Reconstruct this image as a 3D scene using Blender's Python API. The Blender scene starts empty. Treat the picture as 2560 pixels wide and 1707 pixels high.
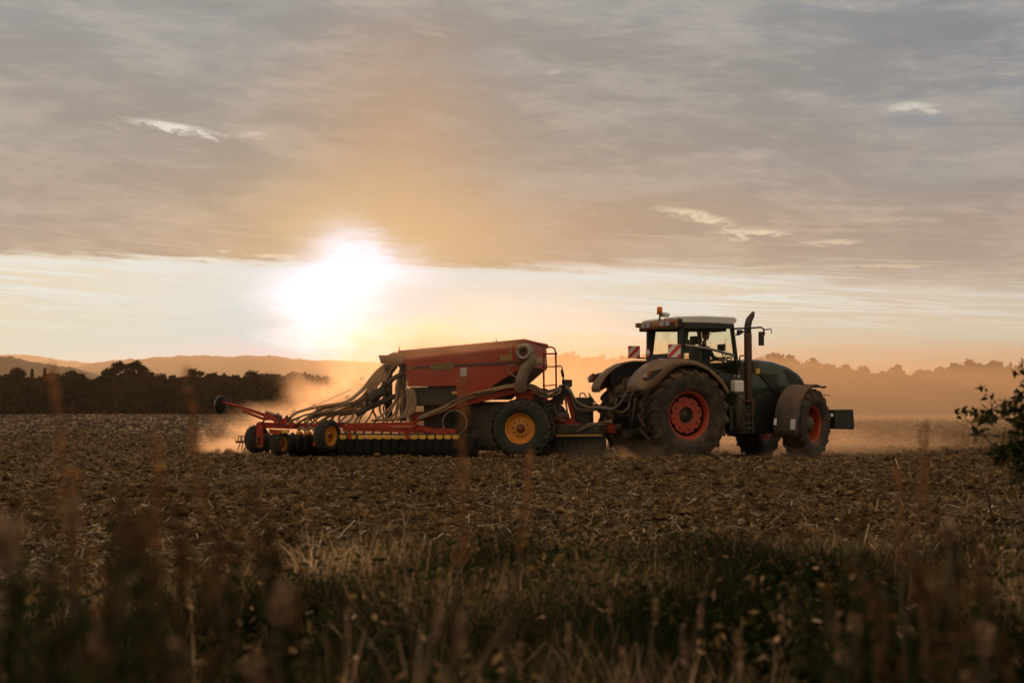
import bpy, bmesh, math, random
import numpy as np
from mathutils import Vector, Matrix, Euler

# ------------------------------------------------------------------ camera
SC = bpy.context.scene
FPX = 3555.0; PW, PH = 2560.0, 1707.0; HC = 1.0; HORIZON = 1030.0
TH = math.atan((HORIZON - PH / 2) / FPX)
cd = bpy.data.cameras.new("camera"); cam = bpy.data.objects.new("camera", cd)
SC.collection.objects.link(cam); SC.camera = cam
cd.sensor_width = 36.0; cd.lens = 36.0 * FPX / PW
cd.clip_start = 0.05; cd.clip_end = 60000.0
cam.location = (0, 0, HC); cam.rotation_euler = (math.pi / 2 + TH, 0, 0)
cd.dof.use_dof = True; cd.dof.focus_distance = 31.0; cd.dof.aperture_fstop = 2.8; cd.dof.aperture_blades = 7

SC.render.engine = 'CYCLES'
SC.view_settings.view_transform = 'Standard'; SC.view_settings.look = 'None'
SC.view_settings.exposure = 0.0; SC.view_settings.gamma = 1.0
SC.cycles.use_denoising = True
try: SC.cycles.denoiser = 'OPENIMAGEDENOISE'
except Exception: pass
SC.cycles.max_bounces = 6; SC.cycles.diffuse_bounces = 2; SC.cycles.glossy_bounces = 2
SC.cycles.transmission_bounces = 4; SC.cycles.transparent_max_bounces = 40; SC.cycles.volume_bounces = 0
SC.cycles.volume_max_steps = 96; SC.cycles.volume_step_rate = 1.0
SC.cycles.sample_clamp_indirect = 4.0

def ray(px, py):
    """direction through a pixel of the 2560 x 1707 photograph, scaled so that y = 1"""
    xc = (px - PW / 2) / FPX; yc = -(py - PH / 2) / FPX
    d = Vector((xc, math.cos(TH) - yc * math.sin(TH), math.sin(TH) + yc * math.cos(TH)))
    return d / d.y
def at(px, py, Y):
    d = ray(px, py)
    return Vector((d.x * Y, Y, HC + d.z * Y))
def s2l(c):
    return tuple((v / 255.0 / 12.92 if v / 255.0 <= 0.04045 else ((v / 255.0 + 0.055) / 1.055) ** 2.4) for v in c)

# ------------------------------------------------------------------ sun
HAZE_TAU = 0.0264; HAZE_J = (0.95, 0.42, 0.13, 1.50, 0.72, 0.24)
SUN_AZ = -0.120; SUN_EL = 0.092                       # radians; azimuth from +Y towards +X
sd = bpy.data.lights.new("sun", 'SUN'); sun = bpy.data.objects.new("sun", sd); SC.collection.objects.link(sun)
sd.energy = 3.6; sd.angle = math.radians(0.6); sd.color = (1.0, 0.66, 0.40)
sv = Vector((math.sin(SUN_AZ) * math.cos(SUN_EL), math.cos(SUN_AZ) * math.cos(SUN_EL), math.sin(SUN_EL)))
sun.rotation_euler = (-sv).to_track_quat('-Z', 'Y').to_euler()

# ------------------------------------------------------------------ node expression helper
class G:
    def __init__(s, nt): s.nt = nt; s.nt.nodes.clear()
    def node(s, t, **kw):
        n = s.nt.nodes.new(t)
        for k, v in kw.items(): setattr(n, k, v)
        return n
    def link(s, a, b): s.nt.links.new(a.s if isinstance(a, X) else a, b)
    def setin(s, sock, v):
        if isinstance(v, X): s.nt.links.new(v.s, sock)
        elif isinstance(v, bpy.types.NodeSocket): s.nt.links.new(v, sock)
        else:
            if isinstance(v, (tuple, list)) and len(v) == 3 and len(getattr(sock, 'default_value', (0, 0, 0))) == 4: v = (*v, 1.0)
            sock.default_value = v
    def m(s, op, *a, clamp=False):
        n = s.node('ShaderNodeMath', operation=op); n.use_clamp = clamp
        for i, v in enumerate(a): s.setin(n.inputs[i], v)
        return X(s, n.outputs[0])
    def ss(s, v, lo, hi, a=0.0, b=1.0):
        n = s.node('ShaderNodeMapRange', interpolation_type='SMOOTHSTEP')
        s.setin(n.inputs[0], v); s.setin(n.inputs[1], lo); s.setin(n.inputs[2], hi); s.setin(n.inputs[3], a); s.setin(n.inputs[4], b)
        return X(s, n.outputs[0])
    def mix(s, f, a, b, mode='MIX'):
        n = s.node('ShaderNodeMix', data_type='RGBA', blend_type=mode); n.clamp_factor = True
        s.setin(n.inputs[0], f); s.setin(n.inputs[6], a); s.setin(n.inputs[7], b)
        return X(s, n.outputs[2])
    def vec(s, x, y, z):
        n = s.node('ShaderNodeCombineXYZ')
        for i, v in enumerate((x, y, z)): s.setin(n.inputs[i], v)
        return X(s, n.outputs[0])
    def noise(s, v, scale, detail=3, rough=0.5, dist=0.0, col=False):
        n = s.node('ShaderNodeTexNoise'); s.setin(n.inputs['Vector'], v)
        n.inputs['Scale'].default_value = scale; n.inputs['Detail'].default_value = detail
        n.inputs['Roughness'].default_value = rough; n.inputs['Distortion'].default_value = dist
        return X(s, n.outputs['Color' if col else 'Fac'])
    def ramp(s, f, stops, interp='LINEAR'):
        n = s.node('ShaderNodeValToRGB'); cr = n.color_ramp; cr.interpolation = interp
        while len(cr.elements) > 1: cr.elements.remove(cr.elements[-1])
        cr.elements[0].position = stops[0][0]; cr.elements[0].color = (*stops[0][1], 1)
        for p, c in stops[1:]:
            e = cr.elements.new(p); e.color = (*c, 1)
        s.setin(n.inputs[0], f); return X(s, n.outputs[0])
class X:
    def __init__(s, g, sock): s.g, s.s = g, sock
    def __add__(s, o): return s.g.m('ADD', s, o)
    __radd__ = __add__
    def __sub__(s, o): return s.g.m('SUBTRACT', s, o)
    def __rsub__(s, o): return s.g.m('SUBTRACT', o, s)
    def __mul__(s, o): return s.g.m('MULTIPLY', s, o)
    __rmul__ = __mul__
    def __truediv__(s, o): return s.g.m('DIVIDE', s, o)
    def __rtruediv__(s, o): return s.g.m("DIVIDE", o, s)
    def __neg__(s): return s.g.m('MULTIPLY', s, -1.0)
    def exp(s): return s.g.m('EXPONENT', s)
    def clamp(s): return s.g.m('ADD', s, 0.0, clamp=True)

# ------------------------------------------------------------------ world: dusk cloud deck over a bright western horizon
world = bpy.data.worlds.new("World"); SC.world = world; world.use_nodes = True
g = G(world.node_tree)
tc = g.node('ShaderNodeTexCoord'); sep = g.node('ShaderNodeSeparateXYZ'); g.link(tc.outputs['Generated'], sep.inputs[0])
dx, dy, dz = (X(g, sep.outputs[i]) for i in range(3))
K = FPX
AZ = g.m('ARCTAN2', dx, dy) * K                        # azimuth and elevation, in units of 1/3555 radian
EL = g.m('ARCSINE', dz) * K
def sky_pos(px, py):
    d = ray(px, py).normalized()
    return math.atan2(d.x, d.y) * K, math.asin(d.z) * K
# streaky, wind-drawn cloud texture: stretched along azimuth, slightly tilted
def streak(sx, sy, off, detail=5, rough=0.55, dist=0.3, tilt=0.04):
    v = g.vec((AZ + off * 1000.0) / sx, (EL + AZ * tilt) / sy, off)
    return g.noise(v, 1.0, detail, rough, dist)
n_big = streak(1300, 300, 1.3, 4, 0.5, 0.5)
n_mid = streak(430, 105, 2.7, 6, 0.52, 0.5)
n_fine = streak(110, 26, 4.1, 6, 0.58, 0.6)
n_puff = streak(48, 15, 8.3, 6, 0.65, 0.8)
n_hair = streak(620, 17, 6.2, 6, 0.62, 1.2, tilt=0.06)
L = s2l
# cloud deck colour by elevation
hi = g.ramp((EL + (n_big - 0.5) * 420.0 + (n_mid - 0.5) * 200.0 ) / 1400.0, [
    (0.20, L((216, 180, 146))), (0.29, L((204, 172, 144))), (0.36, L((192, 167, 146))), (0.46, L((181, 164, 148))),
    (0.58, L((172, 161, 150))), (0.70, L((165, 160, 153))), (0.85, L((160, 159, 154))), (1.0, L((156, 157, 156)))])
rightness = g.ss(AZ, 150.0, 1500.0)
hi = g.mix(rightness * 0.75, hi, g.mix(g.ss(EL, 300.0, 850.0), L((204, 172, 148)), L((146, 147, 152))))
# slow lights and darks in the deck
dark = g.ss(n_big * 0.5 + n_mid * 0.5, 0.40, 0.62)
hi = g.mix(0.40 * (1.0 - dark), hi, g.mix(0.5, hi, L((158, 152, 150)), 'MULTIPLY'))
hi = g.mix(g.ss(n_mid * 0.6 + n_fine * 0.4, 0.45, 0.80) * 0.22, hi, L((216, 192, 170)))
hi = g.mix(g.ss(n_puff * 0.25 + n_fine * 0.35 + n_mid * 0.4, 0.44, 0.62) * 0.15, hi, L((224, 200, 178)))
hi = g.mix(g.ss(n_fine * 0.35 + n_mid * 0.65, 0.58, 0.40) * 0.16, hi, L((140, 134, 132)))
hi = g.mix(0.06, hi, (0.0, 0.0, 0.0))
hi = g.mix(1.0, hi, (1.0, 1.035, 1.075), 'MULTIPLY')
# strip of clear sky under the deck
warm_r = g.ss(AZ, -150.0, 900.0)
clear = g.mix(g.ss(EL, 40.0, 330.0), L((238, 220, 186)), L((234, 215, 182)))
clear_r = g.mix(g.ss(EL, 60.0, 280.0), L((226, 194, 152)), L((226, 202, 172)))
clear = g.mix(warm_r, clear, clear_r)
clear = g.mix(g.ss(n_hair, 0.48, 0.60) * g.ss(EL, 150.0, 300.0) * 0.60, clear, L((242, 238, 230)))
clear = g.mix(g.ss(n_fine, 0.52, 0.70) * g.ss(EL, 60.0, 250.0) * 0.30, clear, L((215, 196, 172)))
edge = 362.0 - AZ * 0.012 + (n_mid - 0.5) * 22.0 + (n_hair - 0.5) * 34.0 + (n_fine - 0.5) * 30.0 + (n_puff - 0.5) * 14.0 - g.ss(AZ, 300.0, 1280.0) * 50.0
soft = 11.0 + g.ss(AZ, -100.0, 1200.0) * 80.0
above = g.ss(EL - edge, -soft, soft)
col = g.mix(above, clear, hi)
col = g.mix(g.ss(n_hair, 0.52, 0.64) * g.ss(EL, 560.0, 400.0) * above * 0.22, col, L((236, 208, 176)))
# bright rim just under the deck edge
rim = (-(g.m('POWER', (EL - edge + 20.0) / 14.0, 2.0))).exp() * (1.0 - g.ss(AZ, 100.0, 900.0) * 0.7)
col = g.mix(rim * 0.75, col, L((238, 233, 224)))
# torn bright openings in the deck (position, half-width, half-height, strength, tilt)
def rip(px, py, rx, ry, k, tilt=-0.10, c=(238, 222, 205)):
    global col
    a, e = sky_pos(px, py)
    ddx = AZ - a + (n_mid - 0.5) * rx * 0.8
    ddy = EL - e - ddx * tilt + (n_fine - 0.5) * ry * 2.2 + (n_puff - 0.5) * ry * 1.6
    q = (ddx / rx) * (ddx / rx) + (ddy / ry) * (ddy / ry)
    mk = g.ss((-q).exp() * 0.80 + (n_puff - 0.5) * 1.1 + (n_fine - 0.5) * 0.5, 0.22, 0.85)
    col = g.mix(mk * k, col, L(c))
rip(425, 317, 130, 15, 0.95, -0.12, (236, 224, 212)); rip(642, 338, 50, 12, 0.42, 0)
rip(2285, 264, 62, 12, 0.85, -0.05, (212, 204, 192)); rip(2330, 278, 30, 8, 0.5)
rip(1725, 538, 105, 17, 0.80, -0.22, (240, 214, 184)); rip(1880, 582, 120, 16, 0.85, -0.05, (240, 214, 184)); rip(2075, 606, 95, 9, 0.7, 0.0, (236, 208, 178))
rip(2200, 666, 170, 7, 0.6, -0.03, (236, 206, 174)); rip(1900, 672, 90, 7, 0.55, 0, (238, 212, 182)); rip(2300, 727, 120, 7, 0.5, 0, (234, 210, 180)); rip(1880, 718, 120, 6, 0.5, -0.05, (236, 220, 200))
rip(520, 648, 60, 7, 0.95, -0.03, (246, 236, 222)); rip(700, 640, 90, 7, 0.9, -0.03, (246, 230, 205)); rip(650, 658, 90, 6, 0.8, -0.10, (246, 236, 222)); rip(560, 628, 25, 5, 0.7, 0)
rip(1390, 182, 30, 10, 0.35, 0, (206, 192, 178)); rip(1075, 85, 50, 12, 0.25, -0.2, (206, 192, 178)); rip(620, 495, 70, 14, 0.3, 0.2, (214, 188, 160)); rip(2240, 550, 120, 10, 0.3, -0.05, (226, 196, 168))
rip(2290, 300, 120, 22, 0.55, 0, (142, 144, 150)); rip(2350, 440, 200, 50, 0.5, 0, (150, 145, 140))
# glare of the sun through thin cloud
def gl(px, py, rx, ry, p=2.0):
    a, e = sky_pos(px, py)
    q = ((AZ - a) / rx) * ((AZ - a) / rx) + ((EL - e) / ry) * ((EL - e) / ry)
    return (-(g.m('POWER', q, p / 2.0))).exp()
AZ0, EL0 = AZ, EL; AZ = AZ + (n_mid - 0.5) * 190.0 + (n_fine - 0.5) * 90.0; EL = EL + (n_mid - 0.5) * 60.0 + (n_fine - 0.5) * 50.0
wob = (n_fine - 0.5) * 0.12
col = g.mix(gl(985, 420, 240, 330) * 0.42, col, L((226, 168, 118)))
col = g.mix(gl(1040, 600, 420, 120) * 0.55, col, L((233, 172, 112)))
col = g.mix(gl(890, 640, 330, 190) * 0.60, col, L((246, 208, 152)))
below = 1.0 - above
col = g.mix(gl(880, 740, 640, 210) * below * 0.95, col, L((238, 233, 224)))
wob = wob + (n_mid - 0.5) * 0.35
S_ = gl(838, 755, 170, 150) * 1.25 + gl(878, 622, 85, 85) * 0.75 + gl(975, 648, 150, 60) * 0.38 + gl(790, 825, 150, 100) * 0.45 + gl(900, 700, 420, 60) * 0.25
AZ, EL = AZ0, EL0
core = g.ss(S_ + wob * 0.7 + (n_hair - 0.5) * 0.35, 0.10, 1.70) * (0.88 + 0.12 * below)
col = g.mix(core, col, (0.90, 0.95, 1.12))
# below the horizon: dull earth, never seen
col = g.mix(g.ss(EL, -60.0, -10.0, 1.0, 0.0), col, L((60, 45, 35)))
# overhead the deck stays grey; behind the camera warm fill light is added
col = g.mix(g.ss(EL, 1200.0, 2400.0), col, L((150, 150, 152)))
back = g.ss(dy, -0.3, 0.45, 1.0, 0.0)
col = g.mix(back * 0.9, col, L((226, 194, 156)))
# the low haze between the camera and this sky adds its own light: hand over only what is left above it
def vm(op, a, b):
    n = g.node('ShaderNodeVectorMath', operation=op); g.setin(n.inputs[0], a); g.setin(n.inputs[1], b); return X(g, n.outputs[0])
ELc = g.m('MAXIMUM', EL, 150.0)
tau = HAZE_TAU * K / ELc; Tr = (-tau).exp()
sa, se = sky_pos(860, 700)
rs_ = g.m('SQRT', (AZ - sa) * (AZ - sa) + (EL - se) * (EL - se))
jk = (-(rs_ / 900.0)).exp() * (1.0 - Tr) * (1.0 - core * 0.75); jb = (1.0 - Tr) * (1.0 - core * 0.75)
air = g.vec(jb * HAZE_J[0] + jk * HAZE_J[3], jb * HAZE_J[1] + jk * HAZE_J[4], jb * HAZE_J[2] + jk * HAZE_J[5])
rest = vm('SUBTRACT', col, air); rest = vm('MAXIMUM', rest, (0.10, 0.10, 0.10))
rest = vm('DIVIDE', rest, g.vec(Tr, Tr, Tr))
col = rest
sky = g.node('ShaderNodeTexSky', sky_type='NISHITA'); sky.sun_disc = False
sky.sun_elevation = SUN_EL; sky.sun_rotation = SUN_AZ; sky.air_density = 1.5; sky.dust_density = 2.0
bg1 = g.node('ShaderNodeBackground'); g.link(col, bg1.inputs[0]); bg1.inputs[1].default_value = 1.0
bg2 = g.node('ShaderNodeBackground'); g.link(sky.outputs[0], bg2.inputs[0]); bg2.inputs[1].default_value = 0.05
mx = g.node('ShaderNodeMixShader'); mx.inputs[0].default_value = 0.06      # the clear sky only glimmers through the deck
g.link(bg1.outputs[0], mx.inputs[1]); g.link(bg2.outputs[0], mx.inputs[2])
wo = g.node('ShaderNodeOutputWorld'); g.link(mx.outputs[0], wo.inputs[0])
world.cycles.sampling_method = 'MANUAL'; world.cycles.sample_map_resolution = 512

# ------------------------------------------------------------------ numpy noise
_rs = np.random.RandomState(7); _P = _rs.permutation(256); _P = np.concatenate([_P, _P]); _V = _rs.rand(256)
def vn(x, y, seed=0):
    x = np.asarray(x, float) + seed * 17.31; y = np.asarray(y, float) + seed * 9.17
    xi = np.floor(x).astype(int); yi = np.floor(y).astype(int); xf = x - xi; yf = y - yi
    u = xf * xf * (3 - 2 * xf); v = yf * yf * (3 - 2 * yf); xi &= 255; yi &= 255; xj = (xi + 1) & 255; yj = (yi + 1) & 255
    a = _V[_P[_P[xi] + yi]]; b = _V[_P[_P[xj] + yi]]; c = _V[_P[_P[xi] + yj]]; d = _V[_P[_P[xj] + yj]]
    return (a * (1 - u) + b * u) * (1 - v) + (c * (1 - u) + d * u) * v
def fbm(x, y, o=4, seed=0):
    s = 0; a = 0.5; t = 0
    for i in range(o):
        s = s + a * vn(x * 2 ** i, y * 2 ** i, seed + i * 3); t += a; a *= 0.5
    return s / t

# ------------------------------------------------------------------ object helpers
COL = SC.collection
def tag(o, label=None, cat=None, group=None, kind=None):
    if label: o['label'] = label
    if cat: o['category'] = cat
    if group: o['group'] = group
    if kind: o['kind'] = kind
    return o
def empty(name, loc=(0, 0, 0), rot=(0, 0, 0), parent=None):
    o = bpy.data.objects.new(name, None); COL.objects.link(o); o.location = loc; o.rotation_euler = rot; o.parent = parent
    o.empty_display_size = 0.2
    return o
def link(name, me, mat, parent=None, loc=None, rot=None):
    o = bpy.data.objects.new(name, me); COL.objects.link(o)
    if mat is not None:
        for m_ in (mat if isinstance(mat, (list, tuple)) else [mat]): me.materials.append(m_)
    if parent is not None: o.parent = parent
    if loc is not None: o.location = loc
    if rot is not None: o.rotation_euler = rot
    return o
def np_mesh(name, co, faces, tint=None, smooth=True):
    """faces: (n, k) int array, all faces the same size"""
    me = bpy.data.meshes.new(name); co = np.asarray(co, np.float32); faces = np.asarray(faces, np.int32); k = faces.shape[1]
    me.vertices.add(len(co)); me.vertices.foreach_set('co', co.ravel())
    me.loops.add(faces.size); me.loops.foreach_set('vertex_index', faces.ravel())
    me.polygons.add(len(faces)); me.polygons.foreach_set('loop_start', np.arange(len(faces), dtype=np.int32) * k)
    me.polygons.foreach_set('loop_total', np.full(len(faces), k, np.int32))
    me.polygons.foreach_set('use_smooth', np.full(len(faces), smooth, bool))
    if tint is not None:
        a = me.attributes.new('tint', 'FLOAT', 'POINT'); a.data.foreach_set('value', np.asarray(tint, np.float32))
    me.update(calc_edges=True); me.validate(); return me

# ------------------------------------------------------------------ materials
def new_mat(name):
    m_ = bpy.data.materials.new(name); m_.use_nodes = True; return m_, G(m_.node_tree)
def bsdf(g, base, rough=0.6, metal=0.0, normal=None, **kw):
    b = g.node('ShaderNodeBsdfPrincipled'); g.setin(b.inputs['Base Color'], base); g.setin(b.inputs['Roughness'], rough)
    g.setin(b.inputs['Metallic'], metal)
    if normal is not None: g.setin(b.inputs['Normal'], normal)
    for k, v in kw.items(): g.setin(b.inputs[k.replace('_', ' ')], v)
    o = g.node('ShaderNodeOutputMaterial'); g.link(b.outputs[0], o.inputs[0]); return b
def bump(g, h, dist=0.01, strength=1.0):
    n = g.node('ShaderNodeBump'); n.inputs['Strength'].default_value = strength; n.inputs['Distance'].default_value = dist
    g.setin(n.inputs['Height'], h); return n.outputs[0]
def coords(g, kind='Object'):
    return X(g, g.node('ShaderNodeTexCoord').outputs[kind])
DUST = (0.16, 0.10, 0.06)
def dusty(name, c, rough=0.45, metal=0.0, dust=0.35, spec=0.5, coat=0.0, scale=1.0):
    """painted or moulded surface with field dust lying on it: heavier on up-facing faces, broken up by noise"""
    m_, g = new_mat(name); v = coords(g)
    n1 = g.noise(v, 2.2 * scale, 5, 0.6); n2 = g.noise(v, 14.0 * scale, 4, 0.65)
    geo = g.node('ShaderNodeNewGeometry'); sp = g.node('ShaderNodeSeparateXYZ'); g.link(geo.outputs['Normal'], sp.inputs[0])
    up = g.ss(X(g, sp.outputs[2]), 0.1, 0.95)
    f = g.ss(n1 * 0.6 + n2 * 0.4 + up * 0.22, 0.70 - dust * 0.5, 1.0 - dust * 0.35) * min(1.0, dust * 1.8)
    tone = g.mix(n1, tuple(x * 0.78 for x in c), tuple(min(1, x * 1.15) for x in c))
    base = g.mix(f, tone, DUST)
    r = f * (0.9 - rough) + rough + (n2 - 0.5) * 0.15
    bsdf(g, base, r, metal, bump(g, n2, 0.004, 0.35), Coat_Weight=coat)
    return m_
def tinted(name, stops, rough=0.7, trans=0.0):
    """foliage: colour from the per-leaf tint attribute"""
    m_, g = new_mat(name); a = g.node('ShaderNodeAttribute', attribute_name='tint')
    c = g.ramp(X(g, a.outputs['Fac']), stops)
    if trans > 0:
        d = g.node('ShaderNodeBsdfDiffuse'); t = g.node('ShaderNodeBsdfTranslucent'); g.link(c, d.inputs[0]); g.link(c, t.inputs[0])
        mxx = g.node('ShaderNodeMixShader'); mxx.inputs[0].default_value = trans
        g.link(d.outputs[0], mxx.inputs[1]); g.link(t.outputs[0], mxx.inputs[2])
        o = g.node('ShaderNodeOutputMaterial'); g.link(mxx.outputs[0], o.inputs[0])
    else: bsdf(g, c, rough)
    return m_
def volume(name, color, density, aniso=0.6, noise=None):
    m_, g = new_mat(name); p = g.node('ShaderNodeVolumePrincipled')
    p.inputs['Color'].default_value = (*color, 1); p.inputs['Density'].default_value = density; p.inputs['Anisotropy'].default_value = aniso
    if noise:
        noise(g, p)
    else:
        try: m_.cycles.homogeneous_volume = True
        except Exception: pass
    o = g.node('ShaderNodeOutputMaterial'); g.link(p.outputs[0], o.inputs['Volume']); return m_

# ------------------------------------------------------------------ field
def ground_h(x, y):
    x = np.asarray(x, float); y = np.asarray(y, float); r = np.hypot(x, y)
    near = np.clip(1 - (r - 45) / 60, 0, 1)
    h = 0.10 * (fbm(x / 9, y / 9, 3, 1) - 0.5) * near
    h = h + 1.3 * (fbm(x / 160, y / 160, 3, 5) - 0.5) * np.clip((r - 90) / 250, 0, 1)
    # the machines stand in loosened soil a hand lower than the untilled strip before them
    pit = np.exp(-((y - 35.0) / 4.2) ** 4) * np.clip((14 - np.abs(x)) / 5, 0, 1)
    h = h - 0.10 * pit
    h = h + 0.02 * np.exp(-((y - 28.8) / 1.6) ** 2)
    c1 = fbm(x / 0.19, y / 0.19, 3, 11); c2 = fbm(x / 0.07, y / 0.07, 2, 21); patch = fbm(x / 1.6, y / 1.1, 3, 31)
    amp = np.clip(1 - (r - 40) / 60, 0.0, 1)
    far = np.clip((r - 40) / 25, 0, 1) * np.clip((420 - r) / 60, 0, 1)
    h = h + far * 0.16 * (np.sin(x * 127.1 + y * 311.7) * 43758.5453 % 1.0 - 0.5)
    h = h + amp * (0.17 * np.clip(c1 - 0.45, 0, 1) * (0.25 + 1.5 * patch) + 0.060 * (c2 - 0.5))
    return h
def build_field():
    ys = [1.0]
    while ys[-1] < 55: ys.append(ys[-1] + max(0.035, ys[-1] * 0.0021))
    while ys[-1] < 430: ys.append(ys[-1] + max(0.12, ys[-1] * 0.006))
    while ys[-1] < 24000: ys.append(ys[-1] * 1.04)
    ys = np.array(ys); us = np.linspace(-0.47, 0.47, 740); o_ = 0.47 + np.linspace(0.04, 1.0, 36) ** 2; us = np.concatenate([-o_[::-1], us, o_])
    far = np.clip((ys - 80) / 400, 0, 1)
    Yg, Ug = np.meshgrid(ys, us, indexing='ij')
    out_ = np.clip(np.abs(Ug) - 0.47, 0, None) * np.sign(Ug)
    Xg = (Ug - out_) * (Yg + 1.0) + out_ * (0.8 * Yg + 45.0)
    Xg = Xg * (1 + 3.0 * np.clip((Yg - 80) / 600, 0, 1)); Z = ground_h(Xg, Yg)
    n, m = Yg.shape; co = np.stack([Xg, Yg, Z], -1).reshape(-1, 3)
    i = np.arange(n - 1)[:, None] * m + np.arange(m - 1)[None, :]
    f = np.stack([i, i + 1, i + m + 1, i + m], -1).reshape(-1, 4)
    return np_mesh("field", co, f)
m_soil, g = new_mat("tilled_soil")
v = coords(g, 'Object')
a1 = g.noise(v, 0.9, 4, 0.6); a2 = g.noise(v, 7.0, 5, 0.65); a3 = g.noise(v, 38.0, 4, 0.7)
c = g.ramp(a2 * 0.55 + a3 * 0.45, [(0.36, (0.006, 0.0035, 0.002)), (0.46, (0.052, 0.033, 0.014)), (0.53, (0.125, 0.080, 0.037)), (0.63, (0.36, 0.245, 0.125))])
c = g.mix(g.ss(a1, 0.42, 0.66) * 0.35, c, (0.095, 0.062, 0.024))
cd_ = g.node('ShaderNodeCameraData')
bsdf(g, c, 0.95, 0, bump(g, a2 * 0.6 + a3 * 0.5, 0.04, 0.9), Specular_IOR_Level=0.08)
m_grassfar, g = new_mat("far_stubble")
field = link("field", build_field(), m_soil); tag(field, kind='structure')
# wide dull apron beside and behind the camera so the ground goes on when you look round
me = bpy.data.meshes.new("ground")
me.from_pydata([(-26000, -9000, -0.9), (26000, -9000, -0.9), (26000, 26000, -0.9), (-26000, 26000, -0.9)], [], [(0, 1, 2, 3)])
tag(link("ground", me, m_soil), kind='structure')

# ------------------------------------------------------------------ far hills
def ridge(name, pts, Y, mat, depth, rough=5.0, lam=40.0, seed=0):
    """a long wooded hill: skyline given as photo points at distance Y, rounded back and front slopes, tree-rough top"""
    P = [at(px, py, Y) for px, py in pts]; xs = np.array([p.x for p in P]); zs = np.array([p.z for p in P])
    step = Y / 1500.0
    xx = np.arange(xs[0], xs[-1], step); zz = np.interp(xx, xs, zs)
    prof = [(-0.62, -0.05), (-0.4, 0.35), (-0.2, 0.74), (-0.08, 0.93), (0, 1.0), (0.12, 0.97), (0.5, 0.6), (1.0, -0.05)]
    co = []
    for t, k in prof:
        y = Y + t * depth
        jag = rough * (fbm(xx / lam, np.full_like(xx, t * 37.0), 3, seed) - 0.5) * 2 + rough * 0.9 * np.abs(fbm(xx / (lam * 0.22), np.full_like(xx, t * 91.0), 2, seed + 5) - 0.5) * 2
        bumpy = 0.08 * (fbm(xx / (depth * 0.3), np.full_like(xx, t * 3), 3, seed + 9) - 0.5) * (1 - abs(t)) * (0 if t == 0 else 1)
        co.append(np.stack([xx, np.full_like(xx, y), np.maximum(zz * (k + bumpy), -5) + (jag if k > 0.2 else 0)], -1))
    co = np.array(co); n, m = co.shape[:2]
    i = np.arange(n - 1)[:, None] * m + np.arange(m - 1)[None, :]
    f = np.stack([i, i + 1, i + m + 1, i + m], -1).reshape(-1, 4)
    return tag(link(name, np_mesh(name, co.reshape(-1, 3), f), mat), kind='structure')
m_hill, g = new_mat("wooded_hillside"); v = coords(g)
bsdf(g, g.ramp(g.noise(v, 0.02, 5, 0.7), [(0.35, (0.022, 0.030, 0.012)), (0.65, (0.055, 0.060, 0.028))]), 1.0)
ridge("hills", [(-900, 930), (-300, 900), (0, 888), (60, 886), (130, 897), (215, 907), (300, 915), (420, 940), (900, 960)], 12500, m_hill, 2000, 10, 70, 3)
ridge("hills", [(-200, 1000), (120, 950), (215, 911), (250, 905), (320, 899), (400, 893), (490, 888), (560, 893), (600, 890), (680, 889), (740, 897), (830, 903), (930, 906), (1100, 915), (1500, 940), (2100, 960), (2600, 950), (3200, 975)], 9000, m_hill, 1800, 9, 55, 4)
ridge("hills", [(-1100, 900), (-400, 880), (0, 893), (40, 897), (90, 908), (170, 918), (240, 938), (330, 960), (600, 1000), (760, 1026)], 3000, m_hill, 700, 5, 26, 5)
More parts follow.
